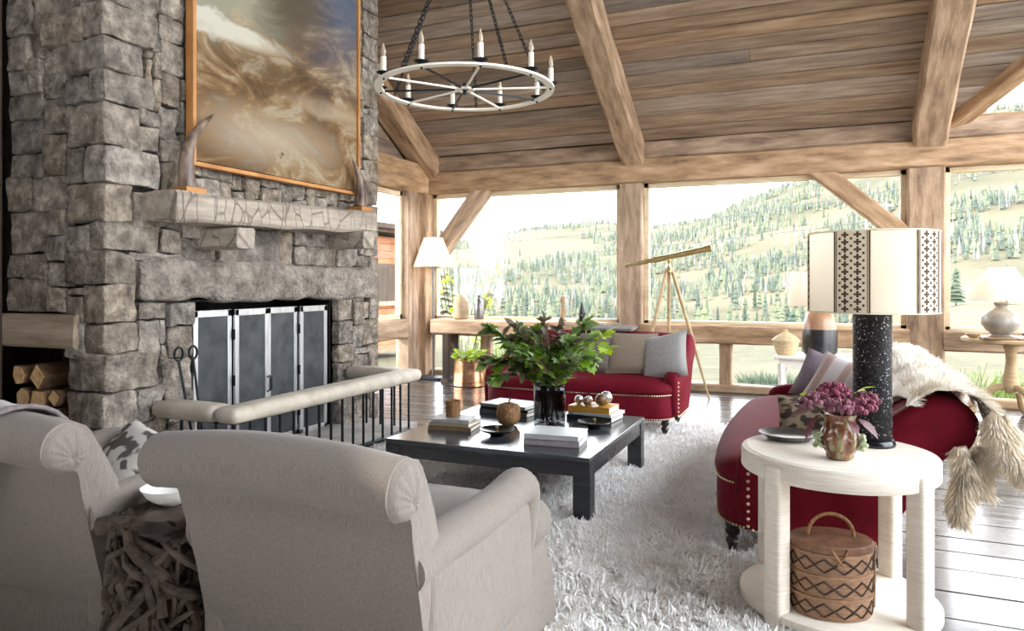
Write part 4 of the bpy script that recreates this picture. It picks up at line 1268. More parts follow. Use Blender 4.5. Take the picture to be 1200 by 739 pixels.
# cushions on the far sofa
pillow('cushion', 'taupe woven cushion with piped edge on the window sofa', 0.46, 0.42, 0.15, TAUPE, (-1.63, 6.70, 0.68), (R(-28), 0, R(6)), 'cushions on the window sofa', TAUPE)
pillow('cushion', 'pale grey linen cushion at the right end of the window sofa', 0.46, 0.46, 0.16, GREYLIN, (-1.31, 6.62, 0.67), (R(-26), R(-14), R(-14)), 'cushions on the window sofa')
DARKLIN = mat('dark_grey_linen', '5d5450', '766c66', (60, 300, 60), 0.9, 0.3, [(400, 90, 90)], dist=0.002)
pillow('cushion', 'dark grey-brown cushion on the window sofa half hidden behind the leaves', 0.46, 0.42, 0.15, DARKLIN, (-2.02, 6.70, 0.67), (R(-28), 0, R(-4)), 'cushions on the window sofa')
o = obj('folded_blanket', MB().rbox((0, 0, 0), (0.5, 0.26, 0.035), 0.016, (5, 4, 1), nz=0.006), DARKLIN, loc=(-1.97, 7.21, 0.877), rot=(R(6), 0, 0))
tag(o, 'folded grey blanket laid over the back of the window sofa', 'blanket')
# cushions on the near sofa
MAUVE = mat('mauve_linen', '6d6068', '85777e', (60, 300, 60), 0.9, 0.3, [(400, 90, 90)], dist=0.002)
PINKST = bpy.data.materials.new('striped_kilim'); PINKST.use_nodes = True
n = PINKST.node_tree.nodes; l = PINKST.node_tree.links; b = n['Principled BSDF']; b.inputs['Roughness'].default_value = 0.9
tcn = n.new('ShaderNodeTexCoord'); wv = n.new('ShaderNodeTexWave'); wv.wave_type = 'BANDS'; wv.bands_direction = 'X'; wv.inputs['Scale'].default_value = 2.2; wv.inputs['Distortion'].default_value = 0.6
rr_ = n.new('ShaderNodeValToRGB'); rr_.color_ramp.elements[0].position = 0.15; rr_.color_ramp.elements[0].color = lin('a58a80'); rr_.color_ramp.elements[1].position = 0.4; rr_.color_ramp.elements[1].color = lin('bfb3b1')
l.new(tcn.outputs['Object'], wv.inputs['Vector']); l.new(wv.outputs['Fac'], rr_.inputs[0]); l.new(rr_.outputs[0], b.inputs['Base Color'])
pillow('cushion', 'mauve-grey cushion at the far end of the right sofa', 0.40, 0.38, 0.14, MAUVE, (0.03, 5.74, 0.635), (R(-24), R(18), R(-14)), 'cushions on the right sofa')
pillow('cushion', 'pale pink striped cushion leaning on the mauve one, right sofa', 0.42, 0.38, 0.14, PINKST, (0.13, 5.46, 0.635), (R(-26), R(20), R(-22)), 'cushions on the right sofa')
FLOR = mat('brown_print', '3d322a', '8d8069', (12, 12, 26), 0.9, lo=0.47, hi=0.53, detail=1)
pillow('cushion', 'small brown printed lumbar cushion on the right sofa behind the plate', 0.42, 0.24, 0.12, FLOR, (-0.02, 4.36, 0.60), (R(-20), 0, R(8)), 'cushions on the right sofa')

# ================================================================== FUR THROW on the right sofa
FURM = bpy.data.materials.new('fur'); FURM.use_nodes = True
n = FURM.node_tree.nodes; l = FURM.node_tree.links; b = n['Principled BSDF']; b.inputs['Roughness'].default_value = 0.8; b.inputs['Sheen Weight'].default_value = 0.3
tcn = n.new('ShaderNodeTexCoord'); nz_ = n.new('ShaderNodeTexNoise'); nz_.inputs['Scale'].default_value = 5.5; nz_.inputs['Detail'].default_value = 3
rr_ = n.new('ShaderNodeValToRGB')
for p_, c_ in ((0.24, 'a08f79'), (0.36, 'd6cbb9'), (0.5, 'efe9df')):
    e = rr_.color_ramp.elements.new(p_); e.color = lin(c_)
rr_.color_ramp.elements[0].position = 0.15; rr_.color_ramp.elements[0].color = lin('6a5a4a'); rr_.color_ramp.elements[-1].position = 0.72; rr_.color_ramp.elements[-1].color = lin('f6f2ea')
l.new(tcn.outputs['Object'], nz_.inputs['Vector']); l.new(nz_.outputs['Fac'], rr_.inputs[0]); l.new(rr_.outputs[0], b.inputs['Base Color'])
TAILM = mat('pelt_tail_fur', '6a5644', 'e6dac6', (9, 9, 5), 0.85, lo=0.3, hi=0.5)
# cross-section of the sofa back in world x,z (local y = -x): from the seat side over the scroll
sec_ = [(0.13, 0.53), (0.20, 0.63), (0.28, 0.72), (0.36, 0.81), (0.44, 0.862), (0.52, 0.868), (0.60, 0.845), (0.655, 0.79), (0.672, 0.72), (0.675, 0.64), (0.68, 0.55), (0.685, 0.46)]
def fur_pt(u, v):
    # u along the sofa (0 = near end), v across the back
    y = 3.60 + 2.25 * u
    q = v * (len(sec_) - 1); j = min(int(q), len(sec_) - 2); f = q - j
    x = sec_[j][0] * (1 - f) + sec_[j + 1][0] * f
    z = sec_[j][1] * (1 - f) + sec_[j + 1][1] * f
    puff = 0.016 * abs(math.sin(u * PI * 9 + 0.6 * math.sin(v * 5)))
    z += puff * (1 if v < 0.75 else 0.4); x += 0.012 * math.sin(u * 20 + v * 3) * v
    return Vector((x + 0.012, y, z + 0.012))
t = thing('fur_throw', 'cream and brown fur throw draped over the back of the right sofa', 'throw', (0, 0, 0))
def hem(u):
    # how far the hide hangs at each place along the sofa
    return 0.66 + 0.20 * max(0, math.sin(u * 17 + 0.6)) ** 1.5 + 0.05 * math.sin(u * 31)
def head(u):
    return 0.16 + 0.10 * math.sin(u * 9 + 1.0) - (0.1 if u > 0.7 else 0)
def fp2(u, v):
    a, b_ = max(0, head(u)), min(1, hem(u))
    return fur_pt(u, a + (b_ - a) * v)
mb = MB().grid(lambda u, v: fp2(u, v), 70, 26)
HIDE = mat('hide', 'cfc4b2', 'e3dac9', (9, 9, 9), 0.9)
o = obj('hide', mb, FURM, t, ang=80)
b_ = o.modifiers.new('thickness', 'SOLIDIFY'); b_.thickness = 0.01; b_.offset = -1
g = np.random.default_rng(8)
P_, N_, Ln = [], [], []
for k in range(46000):
    u, v = g.random(), g.random()
    p = fp2(u, v)
    du = fp2(min(1, u + 0.01), v) - fp2(max(0, u - 0.01), v); dv = fp2(u, min(1, v + 0.02)) - fp2(u, max(0, v - 0.02))
    nn = dv.cross(du).normalized()
    if nn.x + nn.z < 0 and v < 0.9:
        nn = -nn
    P_.append(p); N_.append(nn); dv.normalize(); Ln.append(dv * 1.3 + Vector((0, -0.25, -0.35)))
strands('fur_pile', P_, N_, 0.05, 0.0045, FURM, t, curl=0.28, seg=3, seed=4, lean=np.array(Ln))
# hanging legs and tails of the pelts at the near end
tails = [((0.55, 3.62, 0.64), (0.565, 3.60, 0.33), 0.055), ((0.62, 3.66, 0.64), (0.64, 3.62, 0.46), 0.055), ((0.70, 3.62, 0.76), (0.765, 3.58, 0.53), 0.06), ((0.685, 3.62, 0.80), (0.735, 3.60, 0.58), 0.06), ((0.69, 4.3, 0.66), (0.72, 4.28, 0.46), 0.055)]
for i, (a, c, r) in enumerate(tails):
    a, c = Vector(a), Vector(c)
    pts = [a.lerp(c, k / 8) + Vector((0.02 * math.sin(k * 0.7 + i), 0, 0)) for k in range(9)]
    rad = [r * (0.65 + 0.3 * math.sin(PI * k / 8)) * (1 if k < 7 else 0.6) for k in range(9)]
    tl = obj('pelt_tail', MB().tube(pts, [q * 0.7 for q in rad], 10), TAILM, t)
    P_, N_ = [], []
    for k in range(3600):
        s_ = g.random() * 7.99; j = int(s_); f = s_ - j
        p = pts[j].lerp(pts[j + 1], f); rr = (rad[j] * (1 - f) + rad[j + 1] * f) * 0.7
        an = g.random() * 2 * PI
        nn = Vector((math.cos(an), math.sin(an), 0))
        P_.append(p + nn * rr); N_.append(nn)
    strands('fur_pile', P_, N_, 0.055, 0.004, TAILM, tl, curl=0.2, seg=3, seed=20 + i, lean=(0, 0, -1.6))

# ================================================================== TELESCOPE
t = thing('telescope', 'brass telescope on a wooden tripod in front of the window', 'telescope', (-1.62, 8.45, 0))
ap = Vector((0, 0, 1.50))
for i, (x, y) in enumerate(((0.44, 0.10), (-0.33, -0.18), (-0.08, 0.36))):
    lg = obj('leg', MB().tube([ap + Vector((x * 0.07, y * 0.07, 0)), (x * 0.55, y * 0.55, 0.75), (x, y, 0.0)], [0.026, 0.026, 0.014], 8, sq=(1, 0.8)), PALEWOOD, t)
    obj('foot', MB().tube([(x * 0.985, y * 0.985, 0.03), (x, y, 0.0)], [0.016, 0.008], 8), BRASS, lg)
obj('mount', MB().lathe([(0.04, 1.46), (0.045, 1.49), (0.03, 1.51), (0.018, 1.53), (0.018, 1.58), (0.03, 1.595), (0.03, 1.61)], 16), BRASS, t)
A, Bv = Vector((-0.52, 0.0, 1.535)), Vector((0.47, 0.04, 1.735))
dv = Bv - A
def seg_(a, b, r0, r1, m=BRASS, name='tube'):
    return obj(name, MB().tube([A + dv * a, A + dv * b], [r0, r1], 16), m, t)
seg_(0, 0.05, 0.022, 0.028, BRASS, 'eyepiece'); seg_(0.05, 0.16, 0.019, 0.019, BRASS, 'draw_tube'); seg_(0.16, 0.36, 0.026, 0.026, BRASS, 'draw_tube'); seg_(0.36, 0.94, 0.034, 0.036); seg_(0.93, 1.0, 0.042, 0.044, BRASS, 'objective_ring')
seg_(0.345, 0.375, 0.038, 0.038, BRASS, 'collar')

# ================================================================== FLOOR LAMP, CONSOLE, COPPER TUB
def cone_shade(parent, rt, rb, z0, z1, pleat=0, m=CREAM, n=48):
    def q(sc):
        return lambda u, v: ((rb + (rt - rb) * v) * sc * (1 + (0.012 * (1 if int(u * 96 + 0.5) % 2 else -1) if pleat else 0)) * math.cos(2 * PI * u), (rb + (rt - rb) * v) * sc * (1 + (0.012 * (1 if int(u * 96 + 0.5) % 2 else -1) if pleat else 0)) * math.sin(2 * PI * u), z0 + (z1 - z0) * v)
    N = 96 if pleat else n
    ld = bpy.data.lights.new('bulb', 'POINT'); ld.energy = 0.55; ld.color = (1.0, 0.86, 0.66); ld.shadow_soft_size = 0.05
    lo_ = bpy.data.objects.new('bulb', ld); COL.objects.link(lo_); lo_.parent = parent; lo_.location = (0, 0, z0 + (z1 - z0) * 0.45)
    sh = obj('lamp_shade', MB().grid(q(1), N, 4, cu=True), m, parent)
    for r, z in ((rb, z0), (rt, z1)):
        obj('shade_trim', MB().tube([(r * 1.004 * math.cos(2 * PI * k / 32), r * 1.004 * math.sin(2 * PI * k / 32), z) for k in range(32)], 0.004, 5, closed=True), m, sh)
    return sh
t = thing('floor_lamp', 'slim floor lamp with pleated cream shade in the corner by the fireplace', 'floor lamp', (-4.97, 8.87, 0))
obj('base', MB().rbox((0, 0, 0.0175), (0.36, 0.30, 0.035), 0.01, (2, 2, 1)), IRON, t)
obj('pole', MB().tube([(0, 0, 0.03), (0, 0, 1.85)], 0.018, 12), PEWTER, t)
cone_shade(t, 0.13, 0.285, 1.56, 1.96, 1)
obj('finial', MB().lathe([(0.012, 1.85), (0.006, 1.92), (0.018, 1.98), (0.008, 2.01), (0.0, 2.02)], 12), PEWTER, t)
obj('spider', MB().tube([(-0.12, 0, 1.955), (0.12, 0, 1.955)], 0.003, 6), PEWTER, t)

t = thing('console_table', 'long thick-topped timber console table under the left window', 'console', (-3.66, 8.8, 0))
hewn('top', (-1.22, 0, 0.745), (1.2, 0, 0.745), 0.36, 0.19, BEAM, t, seed=81)
for x in (-1.0, 1.0):
    for y in (-0.12, 0.12):
        obj('leg', MB().box((x, y, 0.335), (0.09, 0.08, 0.63)), DARKWOOD, t, smooth=False, bev=0.006)
    obj('foot_rail', MB().box((x, 0, 0.025), (0.12, 0.36, 0.05)), DARKWOOD, t, smooth=False, bev=0.006)
JAR = mat('stoneware', '8d7558', 'b39a78', (10, 10, 10), 0.5, rnd=0.1)
o = obj('stoneware_jar', MB().lathe([(0.085, 0), (0.105, 0.02), (0.11, 0.2), (0.10, 0.26), (0.07, 0.305), (0.03, 0.325), (0.028, 0.34), (0.0, 0.342)], 24), JAR, loc=(-4.5, 8.8, 0.845)); tag(o, 'round-shouldered tan stoneware jar on the console under the left window', 'jar')
o = obj('tall_bottle', MB().lathe([(0.06, 0), (0.066, 0.02), (0.066, 0.2), (0.05, 0.25), (0.02, 0.28), (0.02, 0.32), (0.024, 0.325), (0.0, 0.326)], 20), PEWTER, loc=(-4.24, 8.82, 0.845)); tag(o, 'slim grey bottle right of the stoneware jar on the console', 'bottle')
for (x, y, h, lab) in ((-3.05, 8.82, 0.33, 'turned wooden finial with ball top on the console behind the leaves'), (-2.80, 8.84, 0.26, 'smaller pointed dark finial right of the ball-topped one on the console')):
    pr_ = [(0.05, 0), (0.055, 0.02), (0.03, 0.05), (0.035, 0.09), (0.03, 0.16), (0.02, h - 0.1), (0.035, h - 0.07), (0.038, h - 0.04), (0.025, h - 0.01), (0.0, h)] if h > 0.3 else [(0.06, 0), (0.06, 0.03), (0.04, 0.06), (0.045, 0.1), (0.02, 0.2), (0.0, h)]
    o = obj('finial', MB().lathe(pr_, 18), JAR if h > 0.3 else LEGWOOD, loc=(x, y, 0.845)); tag(o, lab, 'ornament', 'finials on the console')
t = thing('copper_tub', 'round copper tub planter on the floor under the console', 'planter', (-4.22, 8.50, 0))
obj('tub', MB().lathe([(0.0, 0.012), (0.20, 0.0), (0.225, 0.01), (0.215, 0.15), (0.195, 0.33), (0.205, 0.345), (0.2, 0.35), (0.185, 0.34), (0.18, 0.25), (0.0, 0.25)], 32), COPPER, t)
for z in (0.06, 0.29):
    r = 0.226 - 0.085 * z
    obj('band', MB().tube([(r * math.cos(2 * PI * k / 32), r * math.sin(2 * PI * k / 32), z) for k in range(32)], 0.006, 6, closed=True), COPPER, t)
rk = random.Random(31)
t = thing('potted_plant', 'yellow-green low plant growing in the copper tub', 'plant', (-4.22, 8.50, 0.26))
obj('soil', MB().lathe([(0.17, -0.005), (0.17, 0.02), (0.0, 0.03)], 20), STEM, t)
for k in range(70):
    a = rk.random() * 2 * PI; r = 0.17 * rk.random() ** 0.5
    leaf_at(t, Vector((r * math.cos(a), r * math.sin(a), rk.uniform(0.07, 0.16))), (math.cos(a), math.sin(a), rk.uniform(-0.1, 1.0)), rk.uniform(0.07, 0.11), LM[2])

# ================================================================== FAR WHITE SIDE TABLE
t = thing('white_side_table', 'small white side table by the window behind the right sofa', 'side table', (-0.08, 8.05, 0))
WPAINT = mat('white_paint', 'ddd6ca', 'e9e4da', (8, 8, 8), 0.5)
obj('tabletop', MB().rbox((0, 0, 0.585), (0.72, 0.56, 0.035), 0.012, (2, 2, 1)), WPAINT, t)
obj('apron', MB().box((0, 0, 0.525), (0.62, 0.46, 0.085)), WPAINT, t, smooth=False)
for x in (-0.29, 0.29):
    for y in (-0.21, 0.21):
        obj('leg', MB().tube([(x, y, 0.52), (x * 0.98, y * 0.98, 0.0)], [0.038, 0.024], 8), WPAINT, t)
t = thing('lidded_basket', 'small straw basket with pointed lid on the far white table', 'basket', (-0.33, 7.95, 0.604))
obj('body', MB().lathe([(0.085, 0), (0.10, 0.02), (0.125, 0.12), (0.125, 0.135), (0.0, 0.135)], 28), STRAW, t)
obj('lid', MB().lathe([(0.138, 0.135), (0.14, 0.15), (0.10, 0.185), (0.05, 0.215), (0.018, 0.235), (0.02, 0.25), (0.0, 0.262)], 28), STRAW, t)
mb = MB()
for z, r in ((0.03, 0.105), (0.065, 0.114), (0.1, 0.122)):
    mb.tube([(r * math.cos(2 * PI * k / 24), r * math.sin(2 * PI * k / 24), z) for k in range(24)], 0.005, 5, closed=True)
obj('coil', mb, STRAW, t)
t = thing('table_lamp', 'brown and black glazed jug lamp with cream drum shade on the far white table', 'lamp', (-0.01, 8.10, 0.604))
BRG = mat('brown_glaze', '8e6a54', 'ab8568', (8, 8, 8), 0.3); BKG = mat('black_glaze', '1b1b1e', '2c2b2d', (20, 20, 20), 0.3)
obj('lower_body', MB().lathe([(0.14, 0), (0.165, 0.02), (0.17, 0.1), (0.168, 0.25), (0.166, 0.262)], 32), BKG, t)
obj('upper_body', MB().lathe([(0.166, 0.262), (0.16, 0.31), (0.135, 0.40), (0.09, 0.46), (0.06, 0.50), (0.055, 0.53), (0.0, 0.53)], 32), BRG, t)
obj('stem', MB().tube([(0, 0, 0.52), (0, 0, 0.78)], 0.012, 8), BRASS, t)
cone_shade(t, 0.29, 0.31, 0.50, 0.85)
SCARF = mat('scarf', '4b4450', '6b636d', (60, 60, 60), 0.9, 0.4)
# ================================================================== RIGHT PEDESTAL TABLE
t = thing('pedestal_table', 'round wooden tripod pedestal table at far right by the window', 'side table', (1.72, 8.48, 0))
obj('tabletop', MB().lathe([(0.0, 0.755), (0.40, 0.755), (0.425, 0.765), (0.425, 0.79), (0.41, 0.80), (0.0, 0.80)], 40), PALEWOOD, t)
obj('column', MB().lathe([(0.05, 0.755), (0.07, 0.72), (0.05, 0.66), (0.045, 0.55), (0.06, 0.46), (0.075, 0.38), (0.07, 0.30), (0.05, 0.26), (0.0, 0.25)], 20), PALEWOOD, t)
for k in range(3):
    a = R(-60 + 120 * k)
    obj('leg', MB().tube(chaikin([(0.04 * math.cos(a), 0.04 * math.sin(a), 0.32), (0.18 * math.cos(a), 0.18 * math.sin(a), 0.30), (0.28 * math.cos(a), 0.28 * math.sin(a), 0.08), (0.40 * math.cos(a), 0.40 * math.sin(a), 0.025)], 2, closed=False), 0.034, 8), PALEWOOD, t)
t = thing('table_lamp', 'grey ceramic gourd lamp with cream cone shade on the pedestal table', 'lamp', (1.64, 8.5, 0.801))
GGL = mat('grey_crackle', '7d766e', '9a938a', (12, 12, 12), 0.35)
obj('base', MB().lathe([(0.10, 0), (0.105, 0.015), (0.085, 0.03), (0.13, 0.07), (0.168, 0.13), (0.165, 0.19), (0.12, 0.25), (0.06, 0.285), (0.05, 0.31), (0.065, 0.335), (0.06, 0.35), (0.0, 0.352)], 32), GGL, t)
obj('stem', MB().tube([(0, 0, 0.34), (0, 0, 0.66)], 0.01, 8), BRASS, t)
cone_shade(t, 0.115, 0.295, 0.37, 0.69)
o = obj('small_dish', MB().lathe([(0.03, 0), (0.06, 0.02), (0.075, 0.04), (0.07, 0.038), (0.03, 0.012), (0, 0.01)], 20), JAR, loc=(1.38, 8.36, 0.801)); tag(o, 'small tan dish at the left of the pedestal table top', 'dish')
o = obj('wooden_bowl', MB().lathe([(0.04, 0), (0.08, 0.025), (0.10, 0.06), (0.095, 0.058), (0.05, 0.02), (0, 0.015)], 20), BALLM, loc=(1.86, 8.28, 0.801)); tag(o, 'small brown bowl right of the gourd lamp on the pedestal table', 'bowl')
o = obj('tray', MB().box((0, 0, 0.008), (0.36, 0.22, 0.016)), BALLM, loc=(1.60, 8.2, 0.801), smooth=False, bev=0.004); tag(o, 'flat brown tray at the front of the pedestal table', 'tray')

# ================================================================== ROUND RAFFIA TABLE
TX, TY = 0.06, 3.27
t = thing('round_side_table', 'round two-tier cream raffia-wrapped side table at right foreground', 'side table', (TX, TY, 0))
obj('tabletop', MB().lathe([(0.0, 0.575), (0.345, 0.575), (0.37, 0.578), (0.375, 0.585), (0.375, 0.65), (0.37, 0.657), (0.355, 0.66), (0.0, 0.66)], 64), RAFFIA, t)
obj('top_panel', MB().lathe([(0.352, 0.6602), (0.352, 0.6615), (0.0, 0.6616)], 64), RAFTOP, t)
obj('shelf', MB().lathe([(0.0, 0.04), (0.365, 0.04), (0.38, 0.045), (0.38, 0.072), (0.37, 0.078), (0.0, 0.078)], 64), RAFTOP, t)
for deg in (232, 322, 52, 142):
    a = R(deg)
    M = Matrix.Rotation(a, 4, 'Z')
    mb = MB().rbox((0.352, 0, 0.32), (0.075, 0.08, 0.64), 0.02, (2, 2, 10))
    obj('leg', mb, RAFFIA, t, M=M)
LT = 0.6625
t = thing('pewter_plate', 'round pewter plate on the left of the raffia table top', 'plate', (-0.13, 3.40, LT))
obj('plate_body', MB().lathe([(0.075, 0), (0.088, 0.003), (0.12, 0.024), (0.125, 0.027), (0.121, 0.0285), (0.088, 0.01), (0.0, 0.008)], 40), PEWTER, t)

# big patterned lamp
t = thing('table_lamp', 'tall dark embossed column lamp with banded cream drum shade on the raffia table', 'lamp', (0.20, 3.42, LT))
EMB = mat('embossed_leather', '0b0a0b', '1e1c1d', (55, 55, 55), 0.5, 0.8, [(75, 75, 75)], spec=0.2, lo=0.45, hi=0.6, detail=2, dist=0.008)
obj('foot', MB().lathe([(0.0, 0), (0.088, 0.0), (0.09, 0.008), (0.086, 0.022), (0.082, 0.026), (0.0, 0.026)], 40), LACQ, t)
col_ = obj('column', MB().lathe([(0.0, 0.026), (0.072, 0.026), (0.075, 0.03), (0.075, 0.545), (0.07, 0.56), (0.0, 0.561)], 40), EMB, t)
SILV = mat('silver_fleck', 'a9aaae', rough=0.35, metal=0.7)
mb = MB()
rk = random.Random(77)
for k in range(1100):
    a = rk.uniform(0, 2 * PI); z = rk.uniform(0.04, 0.545)
    r_ = rk.choice((0.0012, 0.0015, 0.002, 0.0028)) * (1.35 if math.sin(a * 5) > 0.3 else 0.8)
    mb.sphere((0.0752 * math.cos(a), 0.0752 * math.sin(a), z), r_, 5, 3)
o = obj('silver_flecks', mb, SILV, col_); o['kind'] = 'stuff'
obj('stem', MB().tube([(0, 0, 0.55), (0, 0, 0.88)], 0.012, 8), BRASS, t)
RS = 0.25
sh = cone_shade(t, RS, RS, 0.562, 0.892)
EMBR = mat('embroidery', '4a3a2c', '5d4a39', (30, 30, 30), 0.9)
BAND = shade_mat('band_cloth', 'efe6d2')
def on_shade(a, z, r=RS + 0.0015):
    return (r * math.cos(a), r * math.sin(a), z)
def patch(mb, a0, a1, z0, z1, r, th=0.0012):
    n_ = max(1, int((a1 - a0) / 0.08) + 1)
    vs = []; fs = []
    for i in range(n_ + 1):
        a = a0 + (a1 - a0) * i / n_
        for rr, z in ((r, z0), (r, z1), (r + th, z1), (r + th, z0)):
            vs.append(on_shade(a, z, rr))
    for i in range(n_):
        for j in range(4):
            fs.append((i * 4 + j, i * 4 + (j + 1) % 4, i * 4 + 4 + (j + 1) % 4, i * 4 + 4 + j))
    fs += [(3, 2, 1, 0), tuple(n_ * 4 + j for j in range(4))]
    mb.add(vs, fs)
cam_a = math.atan2(-3.42, -0.20)         # towards the room
for kb in range(5):
    ac = cam_a + R(-17.5 + 72 * kb)
    wv_ = 0.285
    bm_ = MB(); patch(bm_, ac - wv_, ac + wv_, 0.564, 0.890, RS + 0.001)
    bd = obj('embroidered_band', bm_, BAND, sh, smooth=False)
    mb = MB()
    r = RS + 0.0024
    for e in (-1, 1):
        patch(mb, ac + e * (wv_ - 0.018) - 0.012, ac + e * (wv_ - 0.018) + 0.012, 0.564, 0.890, r)
        patch(mb, ac + e * (wv_ - 0.05) - 0.005, ac + e * (wv_ - 0.05) + 0.005, 0.564, 0.890, r)
    rows = 11
    dzz = 0.326 / rows
    for i in range(rows):
        z = 0.564 + dzz * (i + 0.5)
        for c_ in (-0.095, 0.095):
            a = ac + c_
            patch(mb, a - 0.055, a + 0.055, z - 0.0042, z + 0.0042, r); patch(mb, a - 0.018, a + 0.018, z - 0.0125, z + 0.0125, r)
        for c_ in (-0.18, 0.0, 0.18):
            z2 = z + dzz / 2
            if z2 < 0.88:
                patch(mb, ac + c_ - 0.017, ac + c_ + 0.017, z2 - 0.005, z2 + 0.005, r)
    o = link('embroidery', mb.mesh('embroidery', EMBR, False), t); o['kind'] = 'stuff'

# pitcher with burgundy flowers
PX, PY = 0.068, 3.10
MAJ = mat('majolica', '4a1f17', '8a8f66', (26, 26, 6), 0.2, 0.4, [(26, 26, 8)], c3='7a4a2c', lo=0.38, hi=0.62, detail=3, coat=0.6, dist=0.01)
t = thing('flower_pitcher', 'brown and green majolica jug on the front of the raffia table', 'jug', (PX, PY, LT))
def jug(u, v):
    a = 2 * PI * u
    prof = [(0.042, 0), (0.05, 0.006), (0.048, 0.018), (0.062, 0.035), (0.072, 0.06), (0.07, 0.085), (0.058, 0.11), (0.055, 0.13), (0.064, 0.15), (0.058, 0.149), (0.05, 0.125), (0.05, 0.06)]
    q = v * (len(prof) - 1); j = min(int(q), len(prof) - 2); f = q - j
    r = prof[j][0] * (1 - f) + prof[j + 1][0] * f; z = prof[j][1] * (1 - f) + prof[j + 1][1] * f
    z *= 1.18
    r *= 1 + 0.07 * math.cos(8 * a) * math.sin(min(1, z / 0.13) * PI)
    return (r * math.cos(a), r * math.sin(a), z)
obj('jug_body', MB().grid(jug, 64, 30, cu=True), MAJ, t)
GG = mat('green_glaze', '8d9a72', 'b4bd9a', (30, 30, 30), 0.25, 0.3)
for sg in (-1, 1):
    mb = MB().tube([(sg * (0.06 + 0.022 * math.sin(PI * k / 8)), -0.02, 0.045 + 0.055 * k / 8) for k in range(9)], 0.009, 8)
    for k in range(5):
        mb.sphere((sg * 0.082 + rk.uniform(-.008, .008), -0.022 + rk.uniform(-.008, .008), 0.05 + 0.011 * k), 0.011, 8, 6)
    obj('handle', mb, GG, t)
BURG = mat('burgundy_floret', '4d1a2b', '8a4a5c', (40, 40, 40), 0.7, rnd=0.2)
BURL = mat('burgundy_leaf', '3c0f1a', '641a2b', (9, 9, 9), 0.4, 0.3, [(20, 20, 20)])
heads = [(-0.085, -0.02, 0.225, 0.062, 'left in the jug'), (0.0, -0.05, 0.215, 0.055, 'low at the front of the jug'), (0.075, -0.02, 0.215, 0.06, 'right in the jug'), (-0.02, 0.05, 0.26, 0.062, 'highest at the back of the jug'), (0.10, 0.05, 0.235, 0.045, 'far right at the back of the jug')]
fl_m = [None]
for i, (x, y, z, r, lab) in enumerate(heads):
    t = thing('burgundy_flower', 'burgundy clustered flower head standing %s' % lab, 'flower', (PX, PY, LT), 0, 'burgundy flowers in the jug')
    obj('stem', MB().tube([(x * 0.2, y * 0.2, 0.07), (x * 0.3, y * 0.3, 0.15), (x, y, z - r * 0.4)], 0.004, 6), STEM, t)
    mb = MB()
    for k in range(70):
        a = rk.random() * 2 * PI; el = rk.uniform(-0.1, 1.0)
        cr = math.sqrt(max(0, 1 - el * el))
        q = rk.uniform(0.8, 1.02)
        mb.sphere((x + r * q * cr * math.cos(a), y + r * q * cr * math.sin(a), z + r * 0.7 * q * el - r * 0.3), rk.uniform(0.008, 0.0125), 6, 4)
    o = obj('florets', mb, BURG, t); o['kind'] = 'stuff'
BL = leaf_mesh('leaf', BURL, 0); GL = leaf_mesh('leaf', LEAFY, 0)
t = thing('leaf_sprig', 'dark burgundy leaves drooping over the rim of the jug', 'leaves', (PX, PY, LT), 0)
for (p, d, s_) in (((-0.07, -0.02, 0.17), (-0.5, -0.3, -0.75), 0.13), ((-0.08, 0.0, 0.19), (-1, -0.1, -0.3), 0.12), ((0.06, -0.03, 0.165), (0.8, -0.3, -0.6), 0.10), ((-0.1, -0.03, 0.20), (-0.8, -0.4, 0.2), 0.1), ((0.03, -0.05, 0.16), (0.3, -0.9, -0.3), 0.09)):
    leaf_at(t, Vector(p), d, s_, BL, 0.2)
obj('stem', MB().tube([(0.0, 0.0, 0.08), (-0.02, 0, 0.15), (-0.07, -0.02, 0.18)], 0.004, 6), STEM, t)
t = thing('leaf_sprig', 'small lime green leaf sprig at the right of the burgundy flowers', 'leaves', (PX, PY, LT), 0)
for (p, d, s_) in (((0.06, 0.02, 0.26), (0.8, -0.1, 0.4), 0.07), ((0.05, 0.0, 0.255), (0.5, -0.6, 0.4), 0.06), ((-0.1, 0.0, 0.24), (-0.7, -0.2, 0.1), 0.05)):
    leaf_at(t, Vector(p), d, s_, GL, 0.2)
obj('stem', MB().tube([(0.01, 0.0, 0.08), (0.03, 0, 0.2), (0.06, 0.02, 0.26)], 0.003, 6), STEM, t)

# stacked oval basket on the shelf
t = thing('tiered_basket', 'oval three-tier woven basket with diamond pattern on the lower shelf', 'basket', (0.035, 3.08, 0.0785), R(14))
BSK = mat('bamboo_basket', '7d5a40', 'a98464', (30, 30, 160), 0.65, 0.5, [(40, 40, 300)], dist=0.003)
LIDM = mat('basket_lid', '5f3d2a', '8a5f44', (16, 16, 16), 0.6, 0.3)
DKL = mat('dark_lacing', '2e1d14', '40291c', (30, 30, 30), 0.7)
ax_, ay_ = 0.148, 0.12
for k in range(3):
    z0 = 0.003 + 0.083 * k
    tr = obj('tier', MB().lathe([(0.0, z0), (0.98, z0), (1.0, z0 + 0.006), (1.0, z0 + 0.068), (1.025, z0 + 0.07), (1.03, z0 + 0.08), (1.0, z0 + 0.082), (0.0, z0 + 0.082)], 56, sc=(ax_, ay_)), BSK, t, ang=30)
    nd = 13
    mb = MB()
    for i in range(nd):
        for (d0, d1) in ((0, 1), (1, 0)):
            pts = []
            for s_ in (0, 0.25, 0.5, 0.75, 1):
                a = 2 * PI * (i + s_) / nd
                z = z0 + 0.012 + 0.05 * (abs((d0 - s_)) if d0 else s_)
                pts.append((ax_ * 1.008 * math.cos(a), ay_ * 1.008 * math.sin(a), z))
            mb.tube(pts, 0.0036, 5)
    o = obj('diamond_lacing', mb, DKL, tr); o['kind'] = 'stuff'
